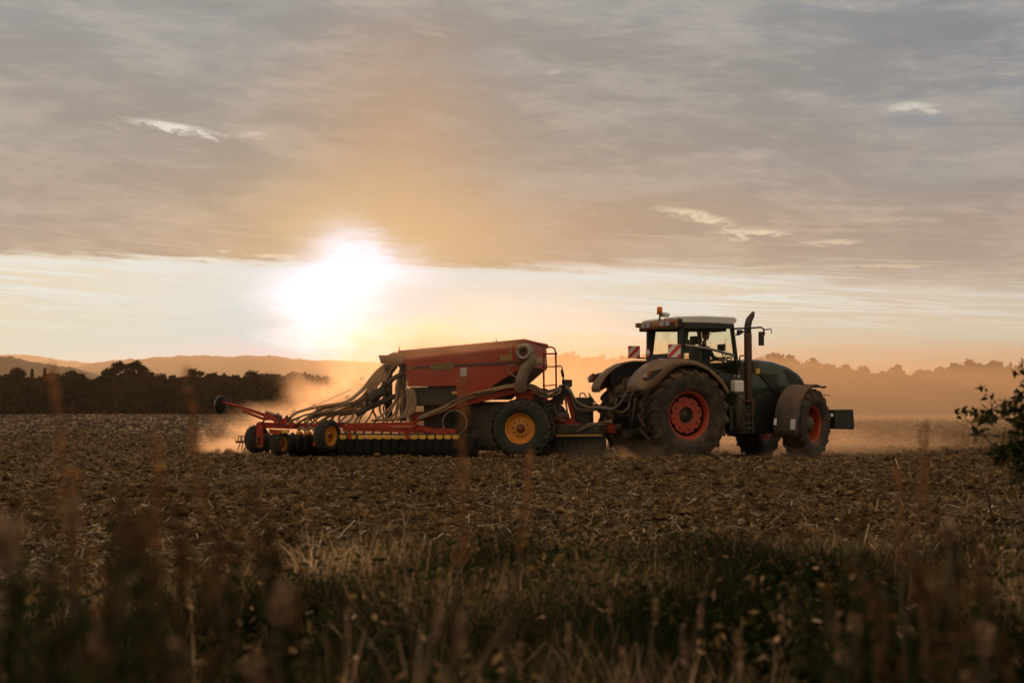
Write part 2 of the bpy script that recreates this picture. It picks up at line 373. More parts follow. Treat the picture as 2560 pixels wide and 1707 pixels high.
# ------------------------------------------------------------------ trees
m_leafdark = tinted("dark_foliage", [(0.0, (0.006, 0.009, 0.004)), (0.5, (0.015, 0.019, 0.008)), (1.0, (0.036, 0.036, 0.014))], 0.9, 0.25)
m_bark, g = new_mat("bark"); bsdf(g, (0.045, 0.032, 0.022), 0.95)
def crown_np(rs, H, W, kind, n, leaf, low):
    """leaf clumps spread through a crown made of several boughs; returns small tilted quads"""
    if kind == 'spruce':
        t = rs.rand(n) ** 0.75; z = H * (low + (1 - low) * t)
        lay = 0.72 + 0.28 * np.cos(z / H * 2 * math.pi * 11)
        rad = W * 0.5 * (1 - t) ** 0.85 * lay * np.sqrt(rs.uniform(0.15, 1, n)); a = rs.uniform(0, 2 * math.pi, n)
        c = np.stack([np.cos(a) * rad, np.sin(a) * rad, z - rad * 0.25], -1)
    else:
        nb = rs.randint(46, 60); bl = []
        for b in range(nb):
            t = (b + rs.rand()) / nb; env = math.sqrt(max(0.0, 1 - max(0.0, (t - 0.42) / 0.60) ** 2.2)) * (0.82 + 0.18 * min(1, t * 3))
            s_ = min(W, H * 0.7) * rs.uniform(0.06, 0.13)
            rr = max(0.0, W * 0.5 * env - s_ * 0.6) * rs.uniform(0.30, 1.0) * (0.9 + 0.2 * rs.rand()); a = rs.uniform(0, 2 * math.pi)
            bl.append((math.cos(a) * rr, math.sin(a) * rr, H * (low + (0.98 - low) * t) - s_ * 0.7, s_))
        bl = np.array(bl); wgt = bl[:, 3] ** 1.6; wgt /= wgt.sum()
        k = rs.choice(len(bl), n, p=wgt); d = rs.normal(size=(n, 3)); d /= np.linalg.norm(d, axis=1)[:, None]
        r = bl[k, 3] * (rs.uniform(0.05, 1.0, n) ** 0.5) * rs.uniform(0.6, 1.75, n)
        c = bl[k, :3] + d * r[:, None] * np.array([1.15, 1.15, 0.8])
    u = rs.normal(size=(n, 3)); u /= np.linalg.norm(u, axis=1)[:, None]
    w = np.cross(u, rs.normal(size=(n, 3))); w /= np.linalg.norm(w, axis=1)[:, None]
    s = leaf * rs.uniform(0.6, 1.4, n)[:, None]
    q = np.stack([c - u * s, c + w * s * 0.6, c + u * s, c - w * s * 0.6], 1).reshape(-1, 3)
    tint = np.repeat(np.clip(rs.normal(0.42, 0.2, n) + 0.2 * (fbm(c[:, 0] / W * 3, c[:, 2] / W * 3, 2, 3) - 0.5), 0, 1), 4)
    return q, tint
def trunk_bm(H, r, rs, bend=0.3, limbs=5, low=0.3):
    bm = bmesh.new()
    def limb(p0, p1, r0, r1, seg=4):
        tube(bm, [p0.lerp(p1, i / seg) + Vector((rs.uniform(-1, 1), rs.uniform(-1, 1), 0)) * (p1 - p0).length * 0.03 * (0 < i < seg) for i in range(seg + 1)],
             [r0 + (r1 - r0) * i / seg for i in range(seg + 1)], 7)
    top = Vector((rs.uniform(-bend, bend), rs.uniform(-bend, bend), H * 0.8)); limb(Vector((0, 0, -0.4)), top, r, r * 0.25, 6)
    for i in range(limbs):
        t = low + (0.85 - low) * i / limbs; b = Vector((0, 0, 0)).lerp(top, t); a = rs.uniform(0, 6.28)
        limb(b, b + Vector((math.cos(a), math.sin(a), 0.9)) * H * 0.2, r * 0.45 * (1.1 - t), r * 0.08, 3)
    return bm
def tube(bm, pts, rad, n=8, cap=True):
    """swept tube through points with a radius at each"""
    if not isinstance(rad, (list, tuple)): rad = [rad] * len(pts)
    rings = []; pts = [Vector(p) for p in pts]; up = None
    for i, p in enumerate(pts):
        t = (pts[min(i + 1, len(pts) - 1)] - pts[max(i - 1, 0)])
        if t.length < 1e-9: t = Vector((0, 0, 1))
        t.normalize()
        if up is None: up = t.orthogonal().normalized()
        else:
            up = up - t * up.dot(t)
            up = up.normalized() if up.length > 1e-6 else t.orthogonal().normalized()
        b = t.cross(up)
        rings.append([bm.verts.new(p + (up * math.cos(2 * math.pi * k / n) + b * math.sin(2 * math.pi * k / n)) * rad[i]) for k in range(n)])
    for a, b in zip(rings, rings[1:]):
        for k in range(n):
            f = bm.faces.new((a[k], a[(k + 1) % n], b[(k + 1) % n], b[k])); f.smooth = True
    if cap:
        try: bm.faces.new(rings[0][::-1]); bm.faces.new(rings[-1])
        except ValueError: pass
    return bm
def bm_obj(name, bm, mat, parent=None, loc=None, rot=None, smooth=False):
    me = bpy.data.meshes.new(name)
    if smooth:
        for f in bm.faces: f.smooth = True
    bm.normal_update(); bm.to_mesh(me); bm.free(); return link(name, me, mat, parent, loc, rot)
_tree_lib = {}
NTH = ['first', 'second', 'third', 'fourth', 'fifth', 'sixth', 'seventh', 'eighth', 'ninth', 'tenth', 'eleventh', 'twelfth', 'thirteenth', 'fourteenth', 'fifteenth', 'sixteenth', 'seventeenth', 'eighteenth', 'nineteenth', 'twentieth',
       'twenty-first', 'twenty-second', 'twenty-third', 'twenty-fourth', 'twenty-fifth', 'twenty-sixth', 'twenty-seventh', 'twenty-eighth', 'twenty-ninth', 'thirtieth']
def ordinals(items, key, need):
    """1st, 2nd ... from the left among the items that have no label of their own"""
    xs = sorted(key(i) for i in items if need(i)); return lambda i: NTH[xs.index(key(i))]
def tree(px, Y, top_py, wpx, kind, label, group=None, n=2600, seed=0, leaf=0.55, name=None, low=None, base=None):
    rs = np.random.RandomState(seed + 100)
    X0 = (px - PW / 2) / FPX * Y; zb = float(ground_h(X0, Y)) if base is None else base
    H = at(px, top_py, Y).z - zb; W = wpx / FPX * Y
    if low is None: low = 0.04 if kind == 'spruce' else 0.06
    root = empty(name or ('spruce_tree' if kind == 'spruce' else 'broadleaf_tree'), (X0, Y, zb), (0, 0, 0))
    tag(root, label, 'tree', group)
    q, t = crown_np(rs, H, W, kind, n, leaf, low)
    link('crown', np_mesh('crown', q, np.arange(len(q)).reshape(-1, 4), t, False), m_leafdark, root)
    bm_obj('trunk', trunk_bm(H, H * 0.018, rs, low=low), m_bark, root)
    return root
R = random.Random(5)
# --- dark edge of the wood on the left: (px, top, width, kind)
left = [
 (40, 924, 96, 'b', 'dark round broadleaf at the very left end of the left wood'),
 (80, 928, 26, 's', 'slim dark spruce beside the leftmost round broadleaf tree'),
 (112, 926, 26, 's', 'spruce with a pointed tip between two low trees at far left'),
 (150, 940, 50, 'b', None), (176, 935, 34, 's', None), (188, 941, 60, 'b', None),
 (72, 945, 60, 'b', None), (135, 948, 50, 'b', None),
 (183, 929, 62, 'b', 'rounded dark tree left of the tall twin-topped tree'),
 (228, 955, 60, 'b', None), (255, 945, 60, 'b', None),
 (290, 906, 104, 'b', 'big broad dark tree, left half of the tallest pair in the left wood'),
 (341, 905, 66, 'b', 'tall narrow dark tree, right half of the tallest pair in the left wood'),
 (270, 928, 70, 'b', None), (372, 932, 48, 'b', None), (400, 938, 60, 'b', None), (432, 940, 30, 'b', None),
 (455, 945, 56, 'b', None), (487, 924, 74, 'b', 'tall open-topped tree standing between the twin-topped tree and the dust'),
 (520, 945, 60, 'b', None), (552, 948, 50, 'b', None), (590, 940, 50, 'b', None), (628, 930, 62, 'b', 'spreading dusty tree half hidden above the marker arm'),
 (660, 938, 60, 'b', None), (690, 938, 50, 'b', None), (733, 942, 24, 's', None), (762, 936, 24, 's', 'pointed spruce showing above the dust near the hoses'),
 (776, 938, 40, 'b', None), (745, 948, 50, 'b', None), (718, 944, 44, 'b', None), (20, 940, 60, 'b', None), (-20, 930, 70, 'b', None),
 (315, 935, 80, 'b', None), (345, 945, 70, 'b', None), (205, 950, 60, 'b', None), (235, 962, 60, 'b', None),
]
nth_b = ordinals(left, lambda t: t[0], lambda t: t[4] is None and t[3] == 'b'); nth_s = ordinals(left, lambda t: t[0], lambda t: t[4] is None and t[3] == 's')
for i, (px, top, w, k, lab) in enumerate(left):
    top -= 4; w *= 1.22; lk = left[i]
    kind = 'spruce' if k == 's' else 'round'
    Y = 392 + R.uniform(-8, 8) + (8 if lab is None else -4)
    tree(px, Y, top, w, kind, lab or (nth_s(lk) + ' from the left of the small dark spruces in the left wood' if k == 's' else nth_b(lk) + ' from the left of the low dark trees in the left wood'),
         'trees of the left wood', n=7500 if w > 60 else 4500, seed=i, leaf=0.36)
def wood(name, x0, x1, Y0, Y1, top_fn, n, leaf, label, seed):
    """the mass of the wood behind its edge trees: many crowns read as one"""
    rs = np.random.RandomState(seed); qs, ts = [], []
    for i in range(n):
        Y = rs.uniform(Y0, Y1); px = rs.uniform(x0, x1); X0 = (px - PW / 2) / FPX * Y
        H = at(px, top_fn(px) + rs.uniform(-3, 9), Y).z; W = H * rs.uniform(0.45, 0.75)
        q, t = crown_np(rs, H, W, 'spruce' if rs.rand() < 0.18 else 'round', 520, leaf, 0.02)
        q = q + np.array([X0, Y, float(ground_h(X0, Y))]); qs.append(q); ts.append(t)
    q = np.concatenate(qs)
    return tag(link(name, np_mesh(name, q, np.arange(len(q)).reshape(-1, 4), np.concatenate(ts), False), m_leafdark), label, 'wood', kind='stuff')
wood('distant_wood', -160, 850, 398, 470, lambda p: 942 + 6 * math.sin(p / 31.0) + 5 * math.sin(p / 11.0), 200, 0.95, 'dark mass of the wood behind its edge trees, left of the machines', 3)
# --- hazy wood on the right, behind the dust
rt = [(1380, 884), (1420, 878), (1450, 883), (1500, 887), (1560, 890), (1700, 885), (1860, 905), (1900, 895), (1930, 880), (1965, 888), (2000, 898), (2035, 895), (2070, 915), (2110, 912), (2160, 920), (2200, 928), (2240, 917), (2280, 927), (2330, 920), (2380, 914), (2420, 901), (2450, 903), (2490, 900), (2530, 918), (2580, 910), (2700, 905), (2900, 900)]
rx = [a for a, b in rt]; ry = [b for a, b in rt]
wood('distant_wood', 1120, 2900, 372, 450, lambda p: float(np.interp(p, rx, ry)) + 8, 330, 0.95, 'hazy brown mass of the wood behind the dust, right of the hopper', 4)
right = [
 (1432, 874, 62, 'b', 'hazy tree top standing just right of the drill ladder'),
 (1500, 884, 60, 'b', None), (1560, 886, 60, 'b', None), (1392, 886, 50, 'b', None),
 (1932, 879, 74, 'b', 'tallest hazy tree with an airy top, just right of the exhaust stack'),
 (1975, 886, 50, 'b', None), (2033, 891, 46, 'b', 'hazy tree top above the front end of the bonnet'),
 (2112, 909, 50, 'b', None), (2160, 914, 56, 'b', None), (2205, 925, 50, 'b', None), (2240, 910, 62, 'b', 'domed hazy tree alone above the dip in the right wood'),
 (2300, 922, 60, 'b', None), (2350, 914, 60, 'b', None), (2385, 906, 50, 'b', None),
 (2428, 896, 66, 'b', 'broad hazy tree, left one of two tall tops near the right edge'),
 (2488, 898, 60, 'b', 'broad hazy tree, right one of two tall tops near the right edge'),
 (2527, 908, 22, 's', None), (2552, 906, 22, 's', None), (2575, 915, 50, 'b', None), (1890, 892, 60, 'b', None), (1640, 884, 70, 'b', None), (2070, 908, 50, 'b', None)]
nth_b = ordinals(right, lambda t: t[0], lambda t: t[4] is None and t[3] == 'b'); nth_s = ordinals(right, lambda t: t[0], lambda t: t[4] is None and t[3] == 's')
for i, (px, top, w, k, lab) in enumerate(right):
    lk = right[i]
    kind = 'spruce' if k == 's' else 'round'
    tree(px, 362 + R.uniform(-6, 6), top, w, kind, lab or (nth_s(lk) + ' from the left of the hazy spruce tips near the right edge' if k == 's' else nth_b(lk) + ' from the left of the even hazy trees in the right wood'),
         'trees of the right wood', n=5200, seed=50 + i, leaf=0.33)
# ------------------------------------------------------------------ shared machine parts
MT = {}
MT['rustpipe'] = dusty('burnt_exhaust', (0.060, 0.028, 0.018), 0.6, dust=0.25)
MT['sticker'] = dusty('worn_sticker', (0.55, 0.56, 0.55), 0.4, dust=0.35, scale=3.0)
MT['green'] = dusty("dark_green_paint", (0.014, 0.034, 0.024), 0.36, dust=0.10, coat=0.25)
MT['black'] = dusty("black_plastic", (0.013, 0.014, 0.014), 0.5, dust=0.28)
MT['clean_black'] = dusty("black_trim", (0.010, 0.011, 0.012), 0.4, dust=0.08)
MT['tyre'] = dusty("tyre_rubber", (0.020, 0.019, 0.017), 0.85, dust=0.55, scale=1.5)
MT['tyre_clean'] = dusty("dark_tyre_rubber", (0.022, 0.024, 0.023), 0.8, dust=0.30, scale=1.5)
MT['rim_red'] = dusty("orange_red_rim", (0.34, 0.040, 0.013), 0.45, dust=0.22)
MT['rim_yellow'] = dusty("yellow_rim", (0.62, 0.24, 0.022), 0.45, dust=0.22)
MT['red'] = dusty("red_implement_paint", (0.34, 0.032, 0.013), 0.60, dust=0.28)
MT['yellow'] = dusty("yellow_paint", (0.66, 0.40, 0.055), 0.5, dust=0.25)
MT['fender'] = dusty("dusty_fender", (0.24, 0.165, 0.115), 0.5, dust=0.5)
MT['silver'] = dusty("silver_roof_paint", (0.58, 0.61, 0.60), 0.32, metal=0.25, dust=0.06, coat=0.4)
MT['steel'] = dusty("bare_steel", (0.30, 0.28, 0.25), 0.35, metal=0.8, dust=0.22)
MT['iron'] = dusty("dark_cast_iron", (0.035, 0.032, 0.028), 0.55, dust=0.5)
MT['hose'] = dusty("grey_ribbed_hose", (0.21, 0.160, 0.115), 0.5, dust=0.35)
MT['patchhose'] = dusty('tan_hose', (0.36, 0.22, 0.115), 0.5, dust=0.3)
MT['hose_black'] = dusty("black_rubber_hose", (0.045, 0.040, 0.035), 0.45, dust=0.3)
MT['pack'] = dusty('packer_rubber', (0.005, 0.005, 0.0045), 0.95, dust=0.06)
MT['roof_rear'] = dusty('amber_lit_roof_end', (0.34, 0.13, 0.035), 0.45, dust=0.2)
MT['amber'] = dusty("amber_lens", (0.75, 0.16, 0.015), 0.25, dust=0.05)
MT['rear_amber'] = dusty("amber_stained_housing", (0.22, 0.065, 0.016), 0.45, dust=0.2)
MT['red_lens'] = dusty("red_lens", (0.28, 0.02, 0.012), 0.25, dust=0.1)
MT['white'] = dusty("white_plastic", (0.74, 0.73, 0.72), 0.4, dust=0.04)
MT['grey_lens'] = dusty("clear_lens", (0.30, 0.29, 0.28), 0.2, dust=0.1)
MT['interior'] = dusty("cab_lining", (0.07, 0.075, 0.07), 0.8, dust=0.05)
MT['mud'] = dusty("mud_caked_panel", (0.030, 0.031, 0.028), 0.6, dust=0.55, scale=3.2)
def glass(name, tint, tr):
    m_, g = new_mat(name); t = g.node('ShaderNodeBsdfTransparent'); t.inputs[0].default_value = (*tint, 1)
    gl_ = g.node('ShaderNodeBsdfGlossy'); gl_.inputs['Roughness'].default_value = 0.04; gl_.inputs[0].default_value = (0.8, 0.85, 0.82, 1)
    v = coords(g); n = g.noise(v, 3.0, 4, 0.6); dd = g.node('ShaderNodeBsdfDiffuse'); dd.inputs[0].default_value = (0.16, 0.13, 0.09, 1)
    lw = g.node('ShaderNodeLayerWeight'); lw.inputs[0].default_value = 0.12
    a = g.node('ShaderNodeMixShader'); g.setin(a.inputs[0], X(g, lw.outputs['Fresnel']) * 0.5); g.link(t.outputs[0], a.inputs[1]); g.link(gl_.outputs[0], a.inputs[2])
    b = g.node('ShaderNodeMixShader'); g.setin(b.inputs[0], g.ss(n, 0.45, 0.8) * tr); g.link(a.outputs[0], b.inputs[1]); g.link(dd.outputs[0], b.inputs[2])
    o = g.node('ShaderNodeOutputMaterial'); g.link(b.outputs[0], o.inputs[0]); return m_
MT['glass'] = glass("cab_glass", (0.92, 0.93, 0.84), 0.06)
MT['rear_glass'] = glass("dusty_rear_glass", (0.90, 0.89, 0.78), 0.16)

def box(bm, x0, x1, y0, y1, z0, z1, bev=0.0):
    r = bmesh.ops.create_cube(bm, size=1.0); vs = r['verts']
    for v in vs: v.co = Vector(((x0 + x1) / 2 + v.co.x * (x1 - x0), (y0 + y1) / 2 + v.co.y * (y1 - y0), (z0 + z1) / 2 + v.co.z * (z1 - z0)))
    if bev > 0:
        es = list({e for v in vs for e in v.link_edges}); bmesh.ops.bevel(bm, geom=es, offset=bev, segments=2, profile=0.6, affect='EDGES')
    return bm
def beam(bm, a, b, w, h, bev=0.008):
    """rectangular bar from a to b"""
    a, b = Vector(a), Vector(b); d = b - a; L_ = d.length; t = d.normalized()
    s = t.cross(Vector((0, 0, 1))); s = s.normalized() if s.length > 1e-4 else Vector((0, 1, 0)); u = s.cross(t)
    r = bmesh.ops.create_cube(bm, size=1.0); vs = r['verts']
    for v in vs: v.co = (a + b) / 2 + t * (v.co.x * L_) + s * (v.co.y * w) + u * (v.co.z * h)
    if bev > 0: bmesh.ops.bevel(bm, geom=list({e for v in vs for e in v.link_edges}), offset=min(bev, w * 0.3, h * 0.3), segments=1, affect='EDGES')
    return bm
def prism(bm, prof, y0, y1, bev=0.0, y0f=None, y1f=None):
    """closed profile in (x, z) extruded from y0 to y1; y0f / y1f may give each point its own y"""
    a = [bm.verts.new((x, y0f(x, z) if y0f else y0, z)) for x, z in prof]; b = [bm.verts.new((x, y1f(x, z) if y1f else y1, z)) for x, z in prof]
    n = len(prof); fs = [bm.faces.new(a), bm.faces.new(b[::-1])]
    for i in range(n): fs.append(bm.faces.new((a[i], b[i], b[(i + 1) % n], a[(i + 1) % n])))
    bmesh.ops.recalc_face_normals(bm, faces=fs)
    if bev > 0:
        es = [e for f in fs[:2] for e in f.edges]; bmesh.ops.bevel(bm, geom=es, offset=bev, segments=2, profile=0.6, affect='EDGES')
    return bm
def lathe(bm, prof, n=48, axis='y', c=(0, 0, 0), closed=False):
    """prof: (radius, offset along axis) turned round the axis through c"""
    c = Vector(c); rings = []
    for k in range(n):
        a = 2 * math.pi * k / n
        rings.append([bm.verts.new(c + (Vector((math.cos(a) * r, o, math.sin(a) * r)) if axis == 'y' else Vector((math.cos(a) * r, math.sin(a) * r, o)) if axis == 'z' else Vector((o, math.cos(a) * r, math.sin(a) * r)))) for r, o in prof])
    m = len(prof); fs = []
    for k in range(n):
        A, B = rings[k], rings[(k + 1) % n]
        for j in range(m if closed else m - 1):
            f = bm.faces.new((A[j], B[j], B[(j + 1) % m], A[(j + 1) % m])); f.smooth = True; fs.append(f)
    bmesh.ops.recalc_face_normals(bm, faces=fs); return bm
def tyre_bm(R_, W, rim, lugs, lug_h, sq=0.0):
    """carcass with bulging sidewalls and two rows of slanting lugs; axle along y, outer side at -y"""
    bm = bmesh.new(); h = W / 2; Rc = R_ - lug_h; sh = Rc - (Rc - rim) * 0.16
    prof = [(rim, -h * 0.72), (rim + (Rc - rim) * 0.12, -h * 0.90), (rim + (Rc - rim) * 0.45, -h * 1.0), (sh, -h * 0.93), (Rc - 0.015, -h * 0.78), (Rc, -h * 0.4), (Rc + 0.005, 0),
            (Rc, h * 0.4), (Rc - 0.015, h * 0.78), (sh, h * 0.93), (rim + (Rc - rim) * 0.45, h * 1.0), (rim + (Rc - rim) * 0.12, h * 0.90), (rim, h * 0.72)]
    lathe(bm, prof, 72)
    for s in (-1, 1):
        for i in range(lugs):
            a0 = 2 * math.pi * (i + (0.5 if s > 0 else 0)) / lugs; sweep = 2 * math.pi / lugs * 0.85; half = 2 * math.pi / lugs * 0.15
            st = []                                       # stations from the tread centre out to the shoulder
            for t in (0.0, 0.35, 0.7, 0.92, 1.0):
                a = a0 - sweep * t; y = s * h * (0.03 + 0.88 * t); ro = R_ - 0.012 * t * t; ri = Rc - 0.01
                if t == 1.0: y = s * h * 0.97; ro = R_ - lug_h * 0.9 - 0.03; ri = sh - 0.05
                st.append([(ri, a - half, y), (ro, a - half * 0.8, y), (ro, a + half * 0.8, y), (ri, a + half, y)])
            V_ = [[bm.verts.new((math.cos(a) * r, y, math.sin(a) * r)) for r, a, y in q] for q in st]
            fs = []
            for A, B in zip(V_, V_[1:]):
                for j in range(3): fs.append(bm.faces.new((A[j], A[j + 1], B[j + 1], B[j])))
            fs.append(bm.faces.new(V_[0])); fs.append(bm.faces.new(V_[-1][::-1])); bmesh.ops.recalc_face_normals(bm, faces=fs)
    return bm
def rotz(a): return Matrix.Rotation(a, 4, 'Z')

# ------------------------------------------------------------------ tractor: local x forward, y to its left (away from the camera), z up
PSI = math.radians(25.0); SINK = 0.12
TY0 = 32.2                                           # distance of the near rear wheel's outer face centre
nr = at(1729, 1040, TY0)                             # hub of the near rear wheel
d_f = Vector((math.cos(PSI), math.sin(PSI), 0)); d_l = Vector((-math.sin(PSI), math.cos(PSI), 0))
NEARLAT = -1.30                                      # outer face of the near rear tyre
T0 = Vector((nr.x, nr.y, 0)) - d_l * NEARLAT; T0.z = -SINK
tractor = empty('tractor', T0, (0, 0, PSI))
tag(tractor, 'large dark green tractor with orange-red rims towing the red seed drill', 'tractor')
def L(px, py, lat, org=None, fwd=None, left=None):
    """photo point -> machine coordinates on the plane y = lat"""
    org = T0 if org is None else org; fwd = d_f if fwd is None else fwd; left = d_l if left is None else left
    r = ray(px, py); o = Vector((0, 0, HC)); t = (lat - (o - org).dot(left)) / r.dot(left); p = o + r * t - org
    return p.dot(fwd), p.z
def LV(px, py, lat):
    x, z = L(px, py, lat); return Vector((x, lat, z))

RR = 1.06
def rim_detail(root, R0, W, mat, kind):
    """rim > hub; outer side at -y"""
    bm = bmesh.new(); h = W / 2
    if kind == 'rear':
        lathe(bm, [(R0 - 0.075, -h * 0.36), (R0 - 0.06, -h * 0.44), (R0 - 0.045, -h * 0.64), (R0 + 0.018, -h * 0.74), (R0 + 0.025, -h * 0.66)], 64)
        rim = bm_obj('rim', bm, mat, root)
        bm = bmesh.new(); lathe(bm, [(R0 + 0.005, h * 0.7), (R0 - 0.03, h * 0.66), (R0 - 0.08, h * 0.30), (R0 - 0.078, -h * 0.36)], 64); bm_obj('rim_barrel', bm, MT['clean_black'], rim)  # black colour stands in for shade in the gap behind the disc
        bm = bmesh.new()                                # toothed disc with bolt holes
        y = -h * 0.38; n = 96; ro = []; ri = []
        for k in range(n):
            a = 2 * math.pi * k / n; q = (k * 8.0 / n) % 1.0
            r = R0 - 0.135 - (0.05 if (q < 0.16) else 0.0)
            ro.append((r * math.cos(a), r * math.sin(a))); ri.append((0.19 * math.cos(a), 0.19 * math.sin(a)))
        A = [bm.verts.new((x, y, z)) for x, z in ro]; B = [bm.verts.new((x, y, z)) for x, z in ri]
        A2 = [bm.verts.new((x, y + 0.03, z)) for x, z in ro]; B2 = [bm.verts.new((x, y + 0.03, z)) for x, z in ri]
        for k in range(n):
            j = (k + 1) % n
            bm.faces.new((A[k], A[j], B[j], B[k])); bm.faces.new((A2[k], B2[k], B2[j], A2[j])); bm.faces.new((A[k], A2[k], A2[j], A[j])); bm.faces.new((B[k], B[j], B2[j], B2[k]))
        bmesh.ops.recalc_face_normals(bm, faces=bm.faces); nf = len(bm.faces)
        for k in range(8):
            a = 2 * math.pi * (k + 0.55) / 8; r = R0 - 0.215
            lathe(bm, [(0.0, y - 0.03), (0.020, y - 0.03), (0.020, y + 0.01)], 8, 'y', (r * math.cos(a), 0, r * math.sin(a)))
        for i_, f in enumerate(bm.faces): f.material_index = 1 if i_ >= nf else 0
        bm_obj('rim_disc', bm, [mat, MT['iron']], rim)
        bm = bmesh.new(); lathe(bm, [(0.0, y + 0.14), (0.14, y + 0.14), (0.175, y + 0.10), (0.188, y + 0.02), (0.30, y + 0.16), (R0 - 0.08, y + 0.18)], 40)
        bm_obj('hub', bm, MT['iron'], rim)
    elif kind == 'front':
        lathe(bm, [(R0 + 0.005, h * 0.7), (R0 - 0.06, h * 0.5), (R0 - 0.08, 0.0), (R0 - 0.04, -h * 0.5), (R0 - 0.045, -h * 0.60), (R0 + 0.02, -h * 0.74), (R0 + 0.022, -h * 0.66)], 56)
        rim = bm_obj('rim', bm, mat, root)
        bm = bmesh.new(); lathe(bm, [(R0 - 0.06, h * 0.1), (R0 - 0.14, h * 0.05), (0.24, -h * 0.05), (0.20, -h * 0.12), (0.18, -h * 0.45), (0.10, -h * 0.6), (0.0, -h * 0.62)], 40)
        bm_obj('hub', bm, MT['iron'], rim)
    else:                                               # pressed yellow disc with bolts and a rusty hub
        lathe(bm, [(R0 + 0.005, h * 0.7), (R0 - 0.05, h * 0.5), (R0 - 0.06, -h * 0.20), (R0 - 0.025, -h * 0.62), (R0 + 0.015, -h * 0.76), (R0 + 0.018, -h * 0.66)], 56)
        lathe(bm, [(R0 - 0.05, -h * 0.30), (R0 - 0.10, -h * 0.22), (R0 * 0.42, -h * 0.46), (R0 * 0.30, -h * 0.44)], 48)
        nf = len(bm.faces)
        for k in range(10):
            a = 2 * math.pi * k / 10; r = R0 * 0.50
            lathe(bm, [(0.0, -h * 0.52), (0.017 * R0 / 0.33, -h * 0.52), (0.017 * R0 / 0.33, -h * 0.36)], 7, 'y', (r * math.cos(a), 0, r * math.sin(a)))
        for i_, f in enumerate(bm.faces): f.material_index = 1 if i_ >= nf else 0
        rim = bm_obj('rim', bm, [mat, MT['iron']], root)
        bm = bmesh.new(); lathe(bm, [(0.0, -h * 0.80), (R0 * 0.2, -h * 0.80), (R0 * 0.26, -h * 0.66), (R0 * 0.28, -h * 0.42)], 28)
        bm_obj('hub', bm, MT['rust'], rim)
    return rim
MT['rust'] = dusty("rusty_hub", (0.14, 0.04, 0.02), 0.6, dust=0.3)

def wheel(parent, name, loc, yaw, R_, W, rim_r, lugs, lug_h, mat, kind, tyre_mat='tyre', spin=0.0):
    w = empty(name, loc, (0, spin, 0), parent)
    w.rotation_euler = (Matrix.Rotation(yaw, 3, 'Z') @ Matrix.Rotation(spin, 3, 'Y')).to_euler()
    bm_obj('tyre', tyre_bm(R_, W, rim_r, lugs, lug_h), MT[tyre_mat], w)
    rim_detail(w, rim_r, W, MT[mat], kind); return w
AX = 1.0                                              # hub height: the lugs sink a little into the tilth
FX = 3.30                                             # wheelbase
fx_n, fz_n = L(2024, 1054, -1.12)
FX = fx_n - 0.02
STEER = math.radians(27)
wheel(tractor, 'rear_wheel', (0, NEARLAT + 0.355, RR - 0.01), 0, RR, 0.71, 0.545, 20, 0.055, 'rim_red', 'rear', spin=0.2)
wheel(tractor, 'rear_wheel', (0, -NEARLAT - 0.355, RR - 0.01), math.pi, RR, 0.71, 0.545, 20, 0.055, 'rim_red', 'rear', spin=0.9)
FR = 0.84
wheel(tractor, 'front_wheel', (FX, -0.98, FR), STEER, FR, 0.60, 0.43, 18, 0.05, 'rim_red', 'front', spin=0.3)
wheel(tractor, 'front_wheel', (FX, 0.98, FR), STEER + math.pi, FR, 0.60, 0.43, 18, 0.05, 'rim_red', 'front', spin=0.1)

# --- body: bonnet
def loft(bm, secs, close=True, smooth=True):
    """secs: lists of points (same count) -> skin; ends capped"""
    R_ = [[bm.verts.new(p) for p in s] for s in secs]; n = len(secs[0]); fs = []
    for A, B in zip(R_, R_[1:]):
        for k in range(n if close else n - 1):
            f = bm.faces.new((A[k], A[(k + 1) % n], B[(k + 1) % n], B[k])); f.smooth = smooth; fs.append(f)
    if close: fs.append(bm.faces.new(R_[0][::-1])); fs.append(bm.faces.new(R_[-1]))
    bmesh.ops.recalc_face_normals(bm, faces=fs); return bm
hood_top = [(1846, 900), (1880, 897), (1930, 903), (1965, 914), (1992, 930), (2010, 948), (2016, 962)]
pts = [L(px, py, -0.30) for px, py in hood_top]
hx = np.array([p[0] for p in pts]); hz = np.array([p[1] for p in pts])
bm = bmesh.new(); secs = []
for i, x in enumerate(np.linspace(hx[0] - 0.05, hx[-1] - 0.01, 15)):
    zt = float(np.interp(x, hx, hz)); t = i / 14.0; w = 0.50 - 0.10 * t * t; zb = 1.05 + 0.10 * t
    if t > 0.9: w -= (t - 0.9) * 1.2
    sec = []
    for k in range(9):                                 # over the top from right to left
        a = math.pi * k / 8; c_ = -math.cos(a); s_ = math.sin(a)
        sec.append(Vector((x + (0.05 * s_ if i == 14 else 0), w * (abs(c_) ** 0.55) * (1 if c_ > 0 else -1), zt - 0.18 + 0.18 * s_ ** 0.8)))
    sec = [Vector((x, -w * 1.02, zb))] + [Vector((x, -w * 1.06, (zb + zt - 0.18) / 2 + 0.1))] + sec + [Vector((x, w * 1.06, (zb + zt - 0.18) / 2 + 0.1)), Vector((x, w * 1.02, zb))]
    secs.append(sec)
loft(bm, secs); hood = bm_obj('bonnet', bm, MT['green'], tractor)
